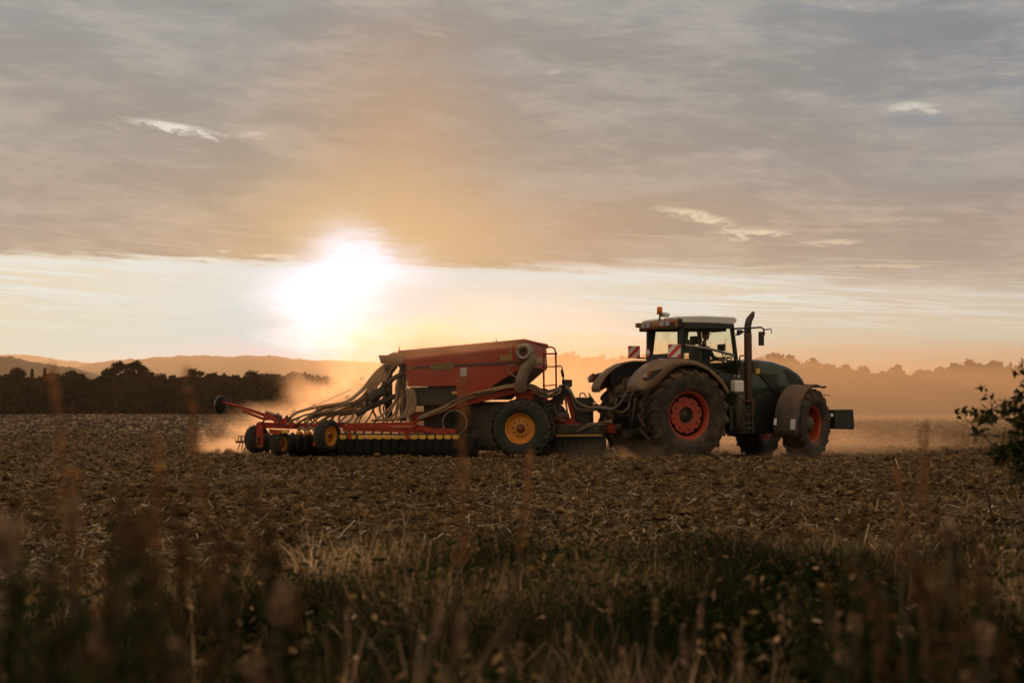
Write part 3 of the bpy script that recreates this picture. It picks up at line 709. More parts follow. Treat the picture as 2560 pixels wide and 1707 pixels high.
# dark nose panel, side grille louvres
bm = bmesh.new()
for k in range(6):
    x0, z0 = L(1906 + k * 4, 935 + k * 8.5, -0.54); x1, z1 = L(1944 + k * 1.5, 938 + k * 8.6, -0.53)
    beam(bm, (x0, -0.532, z0), (x1, -0.532, z1), 0.03, 0.018, 0.004)
bm_obj('louvre', bm, MT['clean_black'], hood)
bm = bmesh.new(); P4 = [L(a, b, -0.52) for a, b in [(1893, 930), (1915, 933), (1933, 945), (1944, 962), (1948, 985), (1925, 968), (1908, 948)]]
prism(bm, P4, -0.545, -0.50, 0.004); bm_obj('side_vent', bm, MT['clean_black'], hood)
bm = bmesh.new(); P4 = [L(a, b, -0.45) for a, b in [(1960, 922), (1985, 934), (2006, 953), (2012, 966), (1984, 966), (1970, 962), (1966, 944)]]
prism(bm, [(x, z - 0.015) for x, z in P4], -0.47, 0.47, 0.004); bm_obj('nose_grille', bm, MT['clean_black'], hood)
# --- chassis, axles, tank
bm = bmesh.new()
box(bm, -0.55, 0.9, -0.42, 0.42, 0.55, 1.45, 0.05); box(bm, 0.6, FX + 0.55, -0.30, 0.30, 0.62, 1.20, 0.04)
box(bm, FX - 0.25, FX + 0.75, -0.42, 0.42, 0.75, 1.18, 0.04)
bm_obj('chassis', bm, MT['iron'], tractor)
bm = bmesh.new(); lathe(bm, [(0.0, -1.0), (0.17, -1.0), (0.19, -0.5), (0.30, -0.3), (0.30, 0.3), (0.19, 0.5), (0.17, 1.0), (0.0, 1.0)], 24, 'y', (0, 0, RR)); bm_obj('rear_axle', bm, MT['iron'], tractor)
bm = bmesh.new(); box(bm, FX - 0.14, FX + 0.14, -0.78, 0.78, 0.66, 0.92, 0.04); bm_obj('front_axle', bm, MT['iron'], tractor)
# cab lower shell and engine side: dark mass between the wheels
bm = bmesh.new(); P4 = [L(a, b, -0.84) for a, b in [(1800, 930), (1846, 938), (1850, 905), (1862, 905), (1866, 985), (1866, 1085), (1820, 1085), (1812, 1010), (1790, 960)]]
prism(bm, P4, -0.80, 0.80, 0.02); bm_obj('cab_base', bm, MT['black'], tractor)
bm = bmesh.new(); P4 = [L(a, b, -0.58) for a, b in [(1862, 985), (1980, 972), (1995, 1000), (1985, 1060), (1962, 1082), (1866, 1085)]]
prism(bm, P4, -0.52, 0.52, 0.03); bm_obj('engine_side', bm, MT['black'], tractor)
bm = bmesh.new(); a_ = LV(1826, 1020, -1.02); b_ = LV(1866, 1078, -1.02)
box(bm, a_.x - 0.02, b_.x, -1.02, -0.80, b_.z, a_.z + 0.05, 0.04); bm_obj('fuel_tank', bm, MT['black'], tractor)
# --- access steps
bm = bmesh.new()
for px in (1857, 1880):
    t_ = LV(px, 1003, -1.16); b_ = LV(px + 1, 1080, -1.16); beam(bm, t_, b_, 0.05, 0.035, 0.006)
for py in (1001, 1035, 1056, 1070):
    a_ = LV(1857, py, -1.16); b_ = LV(1880, py, -1.16); beam(bm, a_, b_, 0.16, 0.028, 0.004)
bm_obj('steps', bm, MT['iron'], tractor)
bm = bmesh.new(); tube(bm, [LV(x, y, -1.12) for x, y in [(1876, 990), (1884, 1003), (1887, 1025), (1886, 1045)]], 0.016, 8); bm_obj('grab_rail', bm, MT['iron'], tractor)
# rusty exhaust filter can beside the steps and a dark panel ahead of them
bm = bmesh.new(); c_ = LV(1845, 1030, -1.0); zt = LV(1845, 985, -1.0).z; zb = LV(1845, 1078, -1.0).z
lathe(bm, [(0.0, zt), (0.10, zt), (0.125, zt - 0.06), (0.125, zb + 0.04), (0.0, zb)], 20, 'z', (c_.x, -1.05, 0)); bm_obj('filter_can', bm, MT['iron'], tractor)
# white canister on the platform, with its grey cap and bracket
bm = bmesh.new(); ca = LV(1833, 948, -1.06); cb = LV(1857, 980, -1.06); zc0, zc1 = cb.z, ca.z
box(bm, ca.x, cb.x, -1.13, -0.93, zc0, zc1 - 0.02, 0.045); can = bm_obj('water_canister', bm, MT['white'], tractor)
bm = bmesh.new(); lathe(bm, [(0.0, zc1 + 0.03), (0.045, zc1 + 0.03), (0.05, zc1 - 0.03)], 14, 'z', ((ca.x + cb.x) / 2 + 0.05, -1.03, 0)); bm_obj('cap', bm, MT['clean_black'], can)
bm = bmesh.new(); box(bm, ca.x - 0.02, cb.x + 0.02, -1.15, -0.9, zc0 - 0.06, zc0 - 0.005, 0.01); bm_obj('bracket', bm, MT['iron'], can)
# --- cab: pillars, roof, glazing
CL, CR = -0.72, 0.72                                  # near and far side of the cab
def pil(name, pts, w, h, mat='black', parent=None):
    bm = bmesh.new()
    for a, b in zip(pts, pts[1:]): beam(bm, a, b, w, h, 0.01)
    return bm_obj(name, bm, MT[mat], parent or tractor)
roof_base_z = LV(1770, 812, CL).z
f_top = LV(1829, 812, CL); f_bot = LV(1843, 925, CL); b_top = LV(1703, 812, CL); b_bot = LV(1702, 925, CL)
r_top = LV(1696, 812, CL); r_bot = LV(1690, 925, CL)
far = lambda v: Vector((v.x, -v.y, v.z))
mid_top = LV(1712, 812, CL)
cab = bm_obj('cab_frame', bmesh.new(), MT['black'], tractor)
bm = bmesh.new()
for s in (0, 1):
    f = far if s else (lambda v: v)
    beam(bm, f(f_top), f(f_bot), 0.07, 0.07); 
    beam(bm, f(b_top), f(b_bot), 0.08, 0.10); 
    beam(bm, f(f_top) + Vector((-0.02, 0, -0.02)), f(b_top) + Vector((-0.25, 0, -0.02)), 0.08, 0.13)
beam(bm, f_top, far(f_top), 0.07, 0.10); beam(bm, f_bot, far(f_bot), 0.07, 0.12)
# rear corner pillars, set in from the door pillars, and the rear header and sill
ru = Vector((b_top.x - 0.10, CL + 0.02, b_top.z)); rd = Vector((b_bot.x - 0.42, CL + 0.02, b_bot.z))
rfu = LV(1634, 812, 0.68); rfd = LV(1623, 905, 0.68)
beam(bm, rfu, rfd, 0.09, 0.10); 
beam(bm, Vector((rfu.x, 0.68, rfu.z)), Vector((rfu.x, CL + 0.05, rfu.z)), 0.09, 0.10)
beam(bm, Vector((rfd.x, 0.68, rfd.z)), Vector((rfd.x, CL + 0.05, rfd.z)), 0.12, 0.34)
beam(bm, Vector((rfu.x + 0.03, CL + 0.05, rfu.z)), Vector((rfd.x + 0.03, CL + 0.05, rfd.z)), 0.09, 0.10)
me_old = cab.data; me = bpy.data.meshes.new('cab_frame'); bm.normal_update(); bm.to_mesh(me); bm.free(); me.materials.append(MT['black']); cab.data = me; bpy.data.meshes.remove(me_old)
# door sill sweeping down over the fender, far side the same
for lat in (CL - 0.005, CR - 0.02):
    bm = bmesh.new()
    pp = [L(a, b, CL) for a, b in [(1700, 896), (1735, 897), (1762, 906), (1786, 924), (1800, 938), (1846, 938), (1846, 970), (1700, 970)]]
    prism(bm, pp, lat, lat + 0.03, 0.0); bm_obj('cab_panel', bm, MT['black'], tractor)
# roof
bm = bmesh.new()
rp = [L(a, b, -0.77) for a, b in [(1688, 796), (1696, 791), (1760, 790), (1835, 793), (1842, 797), (1841, 804), (1834, 811), (1790, 808), (1700, 806), (1690, 806)]]
prism(bm, rp, -0.77, 0.77, 0.02); roof = bm_obj('roof', bm, MT['silver'], tractor)
bm = bmesh.new(); rp2 = [L(a, b, -0.70) for a, b in [(1697, 808), (1834, 812), (1832, 818), (1697, 815)]]
prism(bm, rp2, -0.70, 0.70, 0.0); bm_obj('roof_lining', bm, MT['black'], tractor)
# rear part of the roof with its work lights (amber of low sun and dust is put into its colour)
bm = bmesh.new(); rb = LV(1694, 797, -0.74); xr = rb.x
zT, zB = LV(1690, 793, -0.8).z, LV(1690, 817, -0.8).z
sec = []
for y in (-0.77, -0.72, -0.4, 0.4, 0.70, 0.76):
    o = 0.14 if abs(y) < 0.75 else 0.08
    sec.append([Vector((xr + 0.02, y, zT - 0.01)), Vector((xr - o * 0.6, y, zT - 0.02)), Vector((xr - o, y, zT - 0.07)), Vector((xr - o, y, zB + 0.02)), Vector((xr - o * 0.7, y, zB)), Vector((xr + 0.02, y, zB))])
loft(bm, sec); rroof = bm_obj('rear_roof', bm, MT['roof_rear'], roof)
for y in (-0.56, -0.32, 0.32, 0.56):
    bm = bmesh.new(); box(bm, xr - 0.18, xr - 0.135, y - 0.09, y + 0.09, zB + 0.03, zT - 0.06, 0.015); bm_obj('work_light', bm, MT['grey_lens'], tractor)
bm = bmesh.new(); box(bm, xr - 0.02, xr + 0.10, -0.79, -0.765, zB - 0.01, zT - 0.03, 0.02); bm_obj('work_light', bm, MT['clean_black'], tractor)
bm = bmesh.new(); box(bm, xr - 0.24, xr - 0.12, 0.66, 0.80, zB + 0.06, zB + 0.17, 0.02); bm_obj('corner_lamp', bm, MT['rear_amber'], tractor)
# beacon and aerial dome
be = LV(1649, 780, -0.15); zr = LV(1649, 796, -0.15).z
bm = bmesh.new(); lathe(bm, [(0.0, zr - 0.05), (0.02, zr - 0.05), (0.02, be.z - 0.05)], 10, 'z', (be.x, -0.15, 0)); lathe(bm, [(0.0, be.z - 0.055), (0.075, be.z - 0.055), (0.075, be.z - 0.02), (0, be.z - 0.02)], 18, 'z', (be.x, -0.15, 0)); bcn = bm_obj('beacon', bm, MT['rear_amber'], tractor)
bm = bmesh.new(); zt = LV(1649, 767, -0.15).z; lathe(bm, [(0.0, be.z - 0.02), (0.06, be.z - 0.02), (0.068, be.z + 0.02), (0.066, zt - 0.02), (0.05, zt), (0.0, zt)], 18, 'z', (be.x, -0.15, 0)); bm_obj('lens', bm, MT['amber'], bcn)
an = LV(1661, 786, -0.1); bm = bmesh.new(); lathe(bm, [(0.0, an.z - 0.06), (0.10, an.z - 0.06), (0.13, an.z - 0.02), (0.12, an.z + 0.02), (0.05, an.z + 0.045), (0.0, an.z + 0.05)], 20, 'z', (an.x, -0.1, 0)); bm_obj('aerial_dome', bm, MT['silver'], tractor)
# glazing
def pane(name, pts, mat, th=0.012, parent=None):
    """flat pane with real thickness through the given points"""
    bm = bmesh.new(); vs = [bm.verts.new(p) for p in pts]; f = bm.faces.new(vs); bmesh.ops.solidify(bm, geom=[f], thickness=th); return bm_obj(name, bm, mat, parent or tractor)
dg = [(1711, 812), (1828, 814), (1840, 925), (1838, 938), (1802, 938), (1786, 924), (1762, 906), (1735, 897), (1711, 896)]
pane('door_glass', [LV(a, b, CL + 0.0) for a, b in dg], MT['glass'])
pane('side_glass', [far(LV(a, b, CL)) for a, b in dg], MT['glass'])
pane('windscreen', [f_top + Vector((0.02, 0.03, 0)), far(f_top) + Vector((0.02, -0.03, 0)), far(f_bot) + Vector((0.02, -0.03, 0)), f_bot + Vector((0.02, 0.03, 0))], MT['glass'])
pane('rear_window', [Vector((rfu.x, 0.64, rfu.z - 0.04)), Vector((rfu.x, CL + 0.10, rfu.z - 0.04)), Vector((rfd.x, CL + 0.10, rfd.z + 0.16)), Vector((rfd.x, 0.64, rfd.z + 0.16))], MT['rear_glass'])
pane('quarter_glass', [Vector((rfu.x + 0.08, CL, rfu.z - 0.04)), Vector((b_top.x - 0.06, CL, b_top.z - 0.04)), Vector((b_bot.x - 0.06, CL, rfd.z + 0.18)), Vector((rfd.x + 0.1, CL, rfd.z + 0.18))], MT['rear_glass'])
# speed-limit roundel on the rear corner of the cab
rp_ = LV(1627, 883, 0.62)
bm = bmesh.new(); lathe(bm, [(0.0, -0.07), (0.11, -0.07), (0.11, -0.05)], 28, 'x', (rfd.x, rp_.y, rp_.z)); rd_ = bm_obj('roundel', bm, MT['red_lens'], tractor)
bm = bmesh.new(); lathe(bm, [(0.0, -0.075), (0.08, -0.075), (0.08, -0.06)], 28, 'x', (rfd.x, rp_.y, rp_.z)); bm_obj('roundel_face', bm, MT['white'], rd_)
# exhaust
ex0 = LV(1868, 965, -0.62); ex1 = LV(1868, 832, -0.62); ex2 = LV(1868, 815, -0.62)
bm = bmesh.new(); r1 = 0.095
lathe(bm, [(0.0, 1.30), (r1 * 0.9, 1.30), (r1, 1.36), (r1, ex1.z - 0.03), (r1 * 0.85, ex1.z), (0.055, ex1.z + 0.02), (0.0, ex1.z + 0.02)], 24, 'z', (ex0.x, -0.66, 0))
ext = bm_obj('exhaust_stack', bm, MT['rustpipe'] if 'rustpipe' in MT else MT['iron'], tractor)
bm = bmesh.new(); tube(bm, [Vector((ex0.x, -0.66, ex1.z - 0.02)), Vector((ex0.x, -0.66, ex1.z + 0.16)), Vector((ex0.x + 0.04, -0.66, ex1.z + 0.30)), Vector((ex0.x + 0.13, -0.66, ex1.z + 0.42)), Vector((ex0.x + 0.17, -0.66, ex1.z + 0.50))], [0.085, 0.085, 0.082, 0.065, 0.03], 16); bm_obj('exhaust_tip', bm, MT['iron'], ext)
bm = bmesh.new(); tube(bm, [LV(x, y, -0.95) for x, y in [(1849, 918), (1849, 893), (1852, 889), (1863, 889)]], 0.018, 8); bm_obj('hand_rail', bm, MT['clean_black'], tractor)
bm = bmesh.new(); tube(bm, [LV(x, y, -0.95) for x, y in [(1815, 920), (1817, 896), (1821, 893), (1830, 893)]], 0.014, 8); bm_obj('hand_rail', bm, MT['clean_black'], tractor)
# warning beacons/front work light cluster behind the exhaust
bm = bmesh.new(); q = LV(1889, 918, -0.7); box(bm, q.x - 0.10, q.x + 0.08, -0.74, -0.58, q.z - 0.10, q.z + 0.13, 0.03); bm_obj('head_light', bm, MT['iron'], tractor)
bm = bmesh.new(); q = LV(1891, 928, -0.7); box(bm, q.x - 0.04, q.x + 0.07, -0.75, -0.60, q.z - 0.06, q.z + 0.07, 0.02); bm_obj('indicator', bm, MT['yellow'], tractor)
# mirror arm and mirror (near side) and its clamps
ML = -1.15
bm = bmesh.new(); tube(bm, [LV(1832, 822, CL), LV(1850, 821, ML), LV(1880, 820, ML), LV(1902, 818, ML), LV(1909, 823, ML), LV(1911, 838, ML)], 0.022, 8)
tube(bm, [LV(1908, 824, ML), LV(1928, 823, ML), LV(1928, 833, ML)], 0.015, 6)
tube(bm, [LV(1834, 837, CL), LV(1848, 836, ML), LV(1856, 830, ML), LV(1870, 826, ML)], 0.022, 8)
_q = LV(1849, 830, ML); box(bm, _q.x - 0.05, _q.x + 0.05, ML - 0.05, ML + 0.05, _q.z - 0.05, _q.z + 0.05, 0.01)
marm = bm_obj('mirror_arm', bm, MT['clean_black'], tractor)
bm = bmesh.new(); a_ = LV(1897, 829, ML); b_ = LV(1908, 864, ML); box(bm, a_.x, b_.x, ML - 0.05, ML + 0.03, b_.z, a_.z, 0.02); bm_obj('mirror', bm, MT['clean_black'], marm)
# --- fenders: curved sheets over the rear wheels with flared tails carrying the lamps
def fender(side):
    """side -1 near, +1 far; traced in the near plane, mirrored for the far one"""
    out = [(1596, 975), (1594, 966), (1600, 950), (1613, 932), (1632, 915), (1655, 902), (1680, 896), (1712, 896), (1745, 903), (1775, 918), (1798, 938), (1813, 958), (1824, 978)]
    inn = [(1618, 975), (1634, 966), (1650, 954), (1662, 940), (1680, 924), (1698, 915), (1716, 912), (1742, 914), (1770, 926), (1792, 946), (1806, 962), (1817, 980), (1820, 985)]
    yo = -1.30; yi = -0.80; sh_ = 0.12 if side > 0 else 0.0
    O = [L(a, b, yo) for a, b in out]; I = [L(a, b, yo) for a, b in inn]
    bm = bmesh.new(); secs = []
    for (ox, oz), (ix, iz) in zip(O, I):
        secs.append([Vector((ix, side * -yo, iz)), Vector(((ox * 0.75 + ix * 0.25), side * (-yo + 0.02), oz * 0.75 + iz * 0.25)), Vector((ox, side * (-yo - 0.07), oz)), Vector((ox, side * -yi, oz + 0.02)),
                     Vector((ox + 0.0, side * -yi, oz - 0.02)), Vector(((ox * 0.8 + ix * 0.2), side * (-yo - 0.09), oz * 0.8 + iz * 0.2 - 0.02)), Vector((ix, side * (-yo - 0.03), iz))])
    loft(bm, secs); bmesh.ops.translate(bm, verts=bm.verts, vec=(sh_, -sh_, 0)); fn = bm_obj('rear_fender', bm, MT['fender'], tractor)
    return fn
yn = -1.30
for s in (-1, 1):
    fn = fender(s)
    s_keep = s
    def P(a, b, lat): v = LV(a, b, -lat * 1.0 if False else -1.315); return Vector((v.x, s * 1.315, v.z))
    bm = bmesh.new(); pp = [L(a, b, -1.32) for a, b in [(1612, 944), (1618, 934), (1634, 926), (1656, 920), (1645, 934), (1632, 946), (1620, 950), (1610, 950)]]
    prism(bm, pp, s * 1.290, s * 1.335, 0.006); hs = bm_obj('lamp_housing', bm, MT['black'], fn)
    bm = bmesh.new(); pp = [L(a, b, -1.32) for a, b in [(1610, 942), (1614, 932), (1624, 925), (1628, 930), (1624, 938), (1618, 946)]]
    prism(bm, pp, s * 1.285, s * 1.350, 0.006); bm_obj('tail_light', bm, MT['rear_amber'], hs)
    bm = bmesh.new(); pp = [L(a, b, -1.32) for a, b in [(1609, 943), (1611, 936), (1616, 932), (1616, 940), (1614, 944)]]
    prism(bm, pp, s * 1.28, s * 1.362, 0.004); bm_obj('reversing_light', bm, MT['grey_lens'], hs)
    # inner fender wall closing the wheel arch towards the cab
    bm = bmesh.new(); out = [(1640, 925), (1680, 900), (1712, 899), (1745, 906), (1775, 921), (1798, 941), (1812, 962), (1812, 1000), (1690, 1000), (1640, 960)]
    prism(bm, [L(a, b, -1.30) for a, b in out], s * 0.78, s * 0.82, 0.0); bm_obj('wheel_arch', bm, MT['black'], fn)
    # red and white striped warning board on its bracket
def warning_board(c, w, h, nrm_back):
    """board facing backwards/outwards at c; stripes are laid into its face as strips"""
    e = empty('warning_board', c, (0, 0, 0), tractor)
    bm = bmesh.new(); box(bm, -w / 2, w / 2, -0.012, 0.012, -h / 2, h / 2, 0.003); bm_obj('board_panel', bm, MT['white'], e)
    bm = bmesh.new(); sw = w * 0.36
    for k in (-0.80, 0.0, 0.80):
        # diagonal band clipped to the board, running from lower left to upper right
        off = k * w
        poly = [(-w + off - sw / 2, -w), (-w + off + sw / 2 + 0.0, -w), (w + off + sw / 2, w), (w + off - sw / 2, w)]
        def clip(p, ax, lim, sgn):
            o = []
            for i in range(len(p)):
                a, b = p[i], p[(i + 1) % len(p)]; ia = sgn * a[ax] <= sgn * lim; ib = sgn * b[ax] <= sgn * lim
                if ia: o.append(a)
                if ia != ib:
                    t = (lim - a[ax]) / (b[ax] - a[ax]); o.append((a[0] + (b[0] - a[0]) * t, a[1] + (b[1] - a[1]) * t))
            return o
        for ax, lim in ((0, w / 2 - 0.004), (1, h / 2 - 0.004)):
            poly = clip(poly, ax, lim, 1); poly = clip(poly, ax, -lim, -1) if poly else poly
        if len(poly) >= 3:
            for yy in (-0.0150, 0.0150):
                vs = [bm.verts.new((x, yy + d_, z)) for d_ in (0,) for x, z in poly]; f = bm.faces.new(vs)
    bm_obj('stripes', bm, MT['board_red'], e)
    return e
MT['board_red'] = dusty("red_stripe", (0.62, 0.025, 0.015), 0.4, dust=0.06)
wb = LV(1686, 877, -1.02); e = warning_board(wb, 0.30, 0.30, None); e.rotation_euler = (0, 0, math.radians(-12))
bm = bmesh.new(); beam(bm, (0.0, 0.02, -0.12), (0.0, 0.02, -0.26), 0.03, 0.03); bm_obj('bracket', bm, MT['clean_black'], e)
wv = LV(1585, 880, 1.05); e = warning_board(wv, 0.30, 0.30, None); e.rotation_euler = (0, 0, math.radians(-12))
bm = bmesh.new(); beam(bm, (0.05, 0.02, -0.14), (0.55, -0.1, -0.16), 0.03, 0.03); beam(bm, (0.12, 0.02, -0.05), (0.12, 0.02, -0.16), 0.03, 0.03); bm_obj('bracket', bm, MT['clean_black'], e)
# --- front fenders, steered with the wheels
for s, lab in ((-1, 'n'), (1, 'f')):
    fe = empty('front_fender', (FX, s * 0.98, FR), (0, 0, STEER), tractor)
    bm = bmesh.new(); secs = []; Rf = 1.00
    for k in range(15):
        a = math.radians(62 + (198 - 62) * k / 14)       # from just ahead of the top round to the back
        wv_ = 0.31 + 0.0 * k; rr = Rf + (0.10 if k == 0 else 0.0)
        if k > 11: rr = Rf + (k - 11) * 0.02
        c_, s_ = math.cos(a), math.sin(a)
        secs.append([Vector((c_ * (rr + d) * 1.0, y, s_ * (rr + d) * 0.93)) for y, d in ((-wv_, -0.05), (-wv_, -0.005), (-wv_ + 0.03, 0.012), (wv_ - 0.03, 0.012), (wv_, -0.005), (wv_, -0.05), (wv_ - 0.02, -0.02), (-wv_ + 0.02, -0.02))])
    loft(bm, secs); bm_obj('fender_shell', bm, MT['mud'], fe)
    if s < 0:
        def back_panel(y0, y1, a0, a1, mat, name, lab=None):
            bm = bmesh.new(); sec = []
            for k in range(5):
                a = math.radians(a0 + (a1 - a0) * k / 4); rr = Rf + 0.018
                ex = max(0, (math.degrees(a) - 168.9) / 9.7) * 0.02
                sec.append([Vector((math.cos(a) * (rr + d + ex), y, math.sin(a) * (rr + d + ex) * 0.93)) for y, d in ((y0, 0.0), (y0, 0.006), (y1, 0.006), (y1, 0.0))])
            loft(bm, sec, smooth=False); return bm_obj(name, bm, mat, fe)
        back_panel(-0.26, -0.14, 173, 187, MT['sticker'] if 'sticker' in MT else MT['white'], 'sticker')
        back_panel(0.22, 0.29, 172, 181, MT['white'], 'sticker')
        bm = bmesh.new(); box(bm, -0.20, 0.1, -0.03, 0.03, Rf * 0.93 + 0.004, Rf * 0.93 + 0.02, 0.004); bm_obj('reflector', bm, MT['clean_black'], fe)
    bm = bmesh.new(); tube(bm, [Vector((-0.2, -s * 0.30, 0.92)), Vector((-0.05, -s * 0.42, 0.5)), Vector((0, -s * 0.45, 0.1))], 0.03, 6); bm_obj('fender_stay', bm, MT['iron'], fe)
# --- front weight on its carrier, with the white badge
w0 = LV(2078, 1024, -0.30)
bm = bmesh.new(); xa = L(2066, 1050, -0.3)[0]; xb = L(2113, 1050, -0.3)[0]; za = L(2090, 1023, -0.3)[1]; zb = L(2090, 1073, -0.3)[1]
prism(bm, [(xa, zb + 0.02), (xa, za - 0.01), (xb - 0.10, za), (xb, za - 0.005), (xb + 0.04, zb + 0.05), (xb, zb)], -0.62, 0.62, 0.02); fw = bm_obj('front_weight', bm, MT['clean_black'], tractor)
bm = bmesh.new(); q = LV(2079, 1038, -0.63); lathe(bm, [(0.0, -0.015), (0.045, -0.015), (0.045, 0.01)], 18, 'y', (q.x, -0.63, q.z)); bm_obj('badge', bm, MT['white'], fw)
bm = bmesh.new(); beam(bm, (FX + 0.6, 0.3, (za + zb) / 2), (xa + 0.05, 0.3, (za + zb) / 2), 0.08, 0.16); beam(bm, (FX + 0.6, -0.3, (za + zb) / 2), (xa + 0.05, -0.3, (za + zb) / 2), 0.08, 0.16)
tube(bm, [Vector((FX + 0.9, -0.2, 1.55)), Vector((FX + 1.35, -0.2, 1.53))], 0.01, 5); bm_obj('front_linkage', bm, MT['iron'], tractor)
# --- rear linkage, hitch and hydraulic couplings with their hoses
bm = bmesh.new()
for y in (-0.45, 0.45):
    beam(bm, (-0.45, y, 0.75), (-1.35, y * 1.05, 0.62), 0.07, 0.12); beam(bm, (-0.35, y * 0.9, 1.55), (-0.95, y, 1.45), 0.07, 0.09); tube(bm, [(-0.95, y, 1.45), (-1.1, y, 0.68)], 0.035, 8)
beam(bm, (-0.4, 0, 0.55), (-1.2, 0, 0.52), 0.12, 0.08); box(bm, -0.75, -0.4, -0.35, 0.35, 0.9, 1.6, 0.04)
bm_obj('rear_linkage', bm, MT['iron'], tractor)
bm = bmesh.new(); box(bm, -0.92, -0.72, -0.32, 0.32, 1.35, 1.62, 0.02)
for k in range(6): tube(bm, [(-0.92, -0.26 + k * 0.105, 1.5), (-1.0, -0.26 + k * 0.105, 1.47)], 0.028, 8)
bm_obj('coupling_block', bm, MT['iron'], tractor)
# small white lettering on the engine side beside the canister
def text_obj(name, body, size, loc, rot, mat, parent, ext_=0.002, shear=0.0):
    c = bpy.data.curves.new(name, 'FONT'); c.body = body; c.size = size; c.extrude = ext_; c.shear = shear; c.align_x = 'CENTER'; c.align_y = 'CENTER'
    o = bpy.data.objects.new(name, c); COL.objects.link(o)
    bpy.context.view_layer.update(); me = bpy.data.meshes.new_from_object(o); bpy.data.objects.remove(o); me.name = name
    return link(name, me, mat, parent, loc, rot)
q = LV(1853, 940, -1.0)
text_obj('lettering', 'T  ID', 0.085, (q.x, -0.81 - 0.006 + 0.0, q.z), (math.pi / 2, 0, 0), MT['white'], tractor, 0.003, 0.25)
# --- cab interior
bm = bmesh.new(); s0 = LV(1762, 890, 0.0)
box(bm, s0.x - 0.25, s0.x + 0.25, -0.26, 0.26, 2.00, 2.13, 0.05); prism(bm, [(s0.x - 0.30, 2.1), (s0.x - 0.18, 2.1), (s0.x - 0.22, 2.66), (s0.x - 0.33, 2.68)], -0.22, 0.22, 0.03)
prism(bm, [(s0.x - 0.34, 2.72), (s0.x - 0.25, 2.72), (s0.x - 0.27, 2.92), (s0.x - 0.35, 2.92)], -0.13, 0.13, 0.03)
tube(bm, [(s0.x - 0.3, 0, 2.62), (s0.x - 0.31, 0, 2.76)], 0.03, 6)
bm_obj('seat', bm, MT['interior'], tractor)
SX = s0.x
bm = bmesh.new(); box(bm, SX - 0.6, f_bot.x - 0.12, -0.68, 0.68, 1.50, 1.62, 0.02); box(bm, f_bot.x - 0.40, f_bot.x - 0.12, -0.30, 0.30, 1.6, 2.12, 0.05); box(bm, SX - 0.25, SX + 0.25, -0.2, 0.2, 1.6, 2.02, 0.04)
bm_obj('cab_floor', bm, MT['interior'], tractor)
swc = Vector((SX + 0.62, 0, 2.36)); bm = bmesh.new()
tube(bm, [swc + Vector((math.sin(a) * 0.08 * 1 , math.cos(a) * 0.19, math.sin(a) * 0.17)) for a in np.linspace(0, 2 * math.pi, 25)], 0.014, 6)
tube(bm, [swc, swc + Vector((0.14, 0, -0.25))], 0.04, 8); tube(bm, [swc + Vector((0, -0.19, 0)), swc + Vector((0, 0.19, 0))], 0.012, 5); bm_obj('steering_wheel', bm, MT['clean_black'], tractor)
bm = bmesh.new(); q = LV(1804, 869, -0.55); box(bm, q.x - 0.04, q.x + 0.03, -0.68, -0.42, q.z - 0.08, q.z + 0.08, 0.01); tube(bm, [(q.x, -0.55, q.z - 0.05), (q.x + 0.02, -0.6, q.z - 0.3)], 0.015, 6)
tube(bm, [LV(1810, 862, -0.6), LV(1816, 845, -0.6)], 0.006, 5); bm_obj('monitor', bm, MT['clean_black'], tractor)
bm = bmesh.new(); tube(bm, [LV(1712, 863, -0.80), LV(1735, 866, -0.82), LV(1775, 872, -0.84), LV(1836, 889, -0.84)], 0.03, 8); bm_obj('door_bar', bm, MT['steel'], tractor)
bm = bmesh.new(); _a = LV(1766, 828, -0.5); _b = LV(1808, 816, -0.5); box(bm, _a.x, _b.x, -0.65, -0.1, _a.z, _b.z, 0.02); bm_obj('sun_visor', bm, MT['interior'], tractor)
bm = bmesh.new(); prism(bm, [L(a, b, -0.45) for a, b in [(1704, 822), (1711, 820), (1714, 830), (1712, 848), (1720, 852), (1722, 872), (1732, 882), (1704, 884)]], -0.60, -0.25, 0.02); bm_obj('jacket', bm, MT['interior'], tractor)
# ------------------------------------------------------------------ seed drill: local x towards the tractor, y away from the camera, z up
PSD = math.radians(-13.0)
e_f = Vector((math.cos(PSD), math.sin(PSD), 0)); e_l = Vector((-math.sin(PSD), math.cos(PSD), 0))
DN = -1.45
dh = at(1298, 1071, 31.0); D0 = Vector((dh.x, dh.y, 0)) - e_l * DN; D0.z = -0.10
drill = empty('seed_drill', D0, (0, 0, PSD))
tag(drill, 'red trailed seed drill with long grey hoses and yellow-rimmed wheels behind the tractor', 'seed drill')
def M(px, py, lat): return L(px, py, lat, D0, e_f, e_l)
def MV(px, py, lat): x, z = M(px, py, lat); return Vector((x, lat, z))
def part(name, bm, mat, parent=None, **k): return bm_obj(name, bm, MT[mat] if isinstance(mat, str) else mat, parent or drill, **k)
WR = 0.66; WZ = MV(1298, 1071, DN).z
w1 = wheel(drill, 'wheel', (0, DN + 0.26, WZ), 0, WR, 0.52, 0.335, 20, 0.04, 'rim_yellow', 'drill', 'tyre_clean', 0.1)
wheel(drill, 'wheel', (0, DN + 0.86, WZ), 0, WR, 0.52, 0.335, 20, 0.04, 'rim_yellow', 'drill', 'tyre_clean', 0.5)
wheel(drill, 'wheel', (0, -DN - 0.86, WZ), math.pi, WR, 0.52, 0.335, 20, 0.04, 'rim_yellow', 'drill', 'tyre_clean', 0.3)
wheel(drill, 'wheel', (0, -DN - 0.26, WZ), math.pi, WR, 0.52, 0.335, 20, 0.04, 'rim_yellow', 'drill', 'tyre_clean', 0.7)
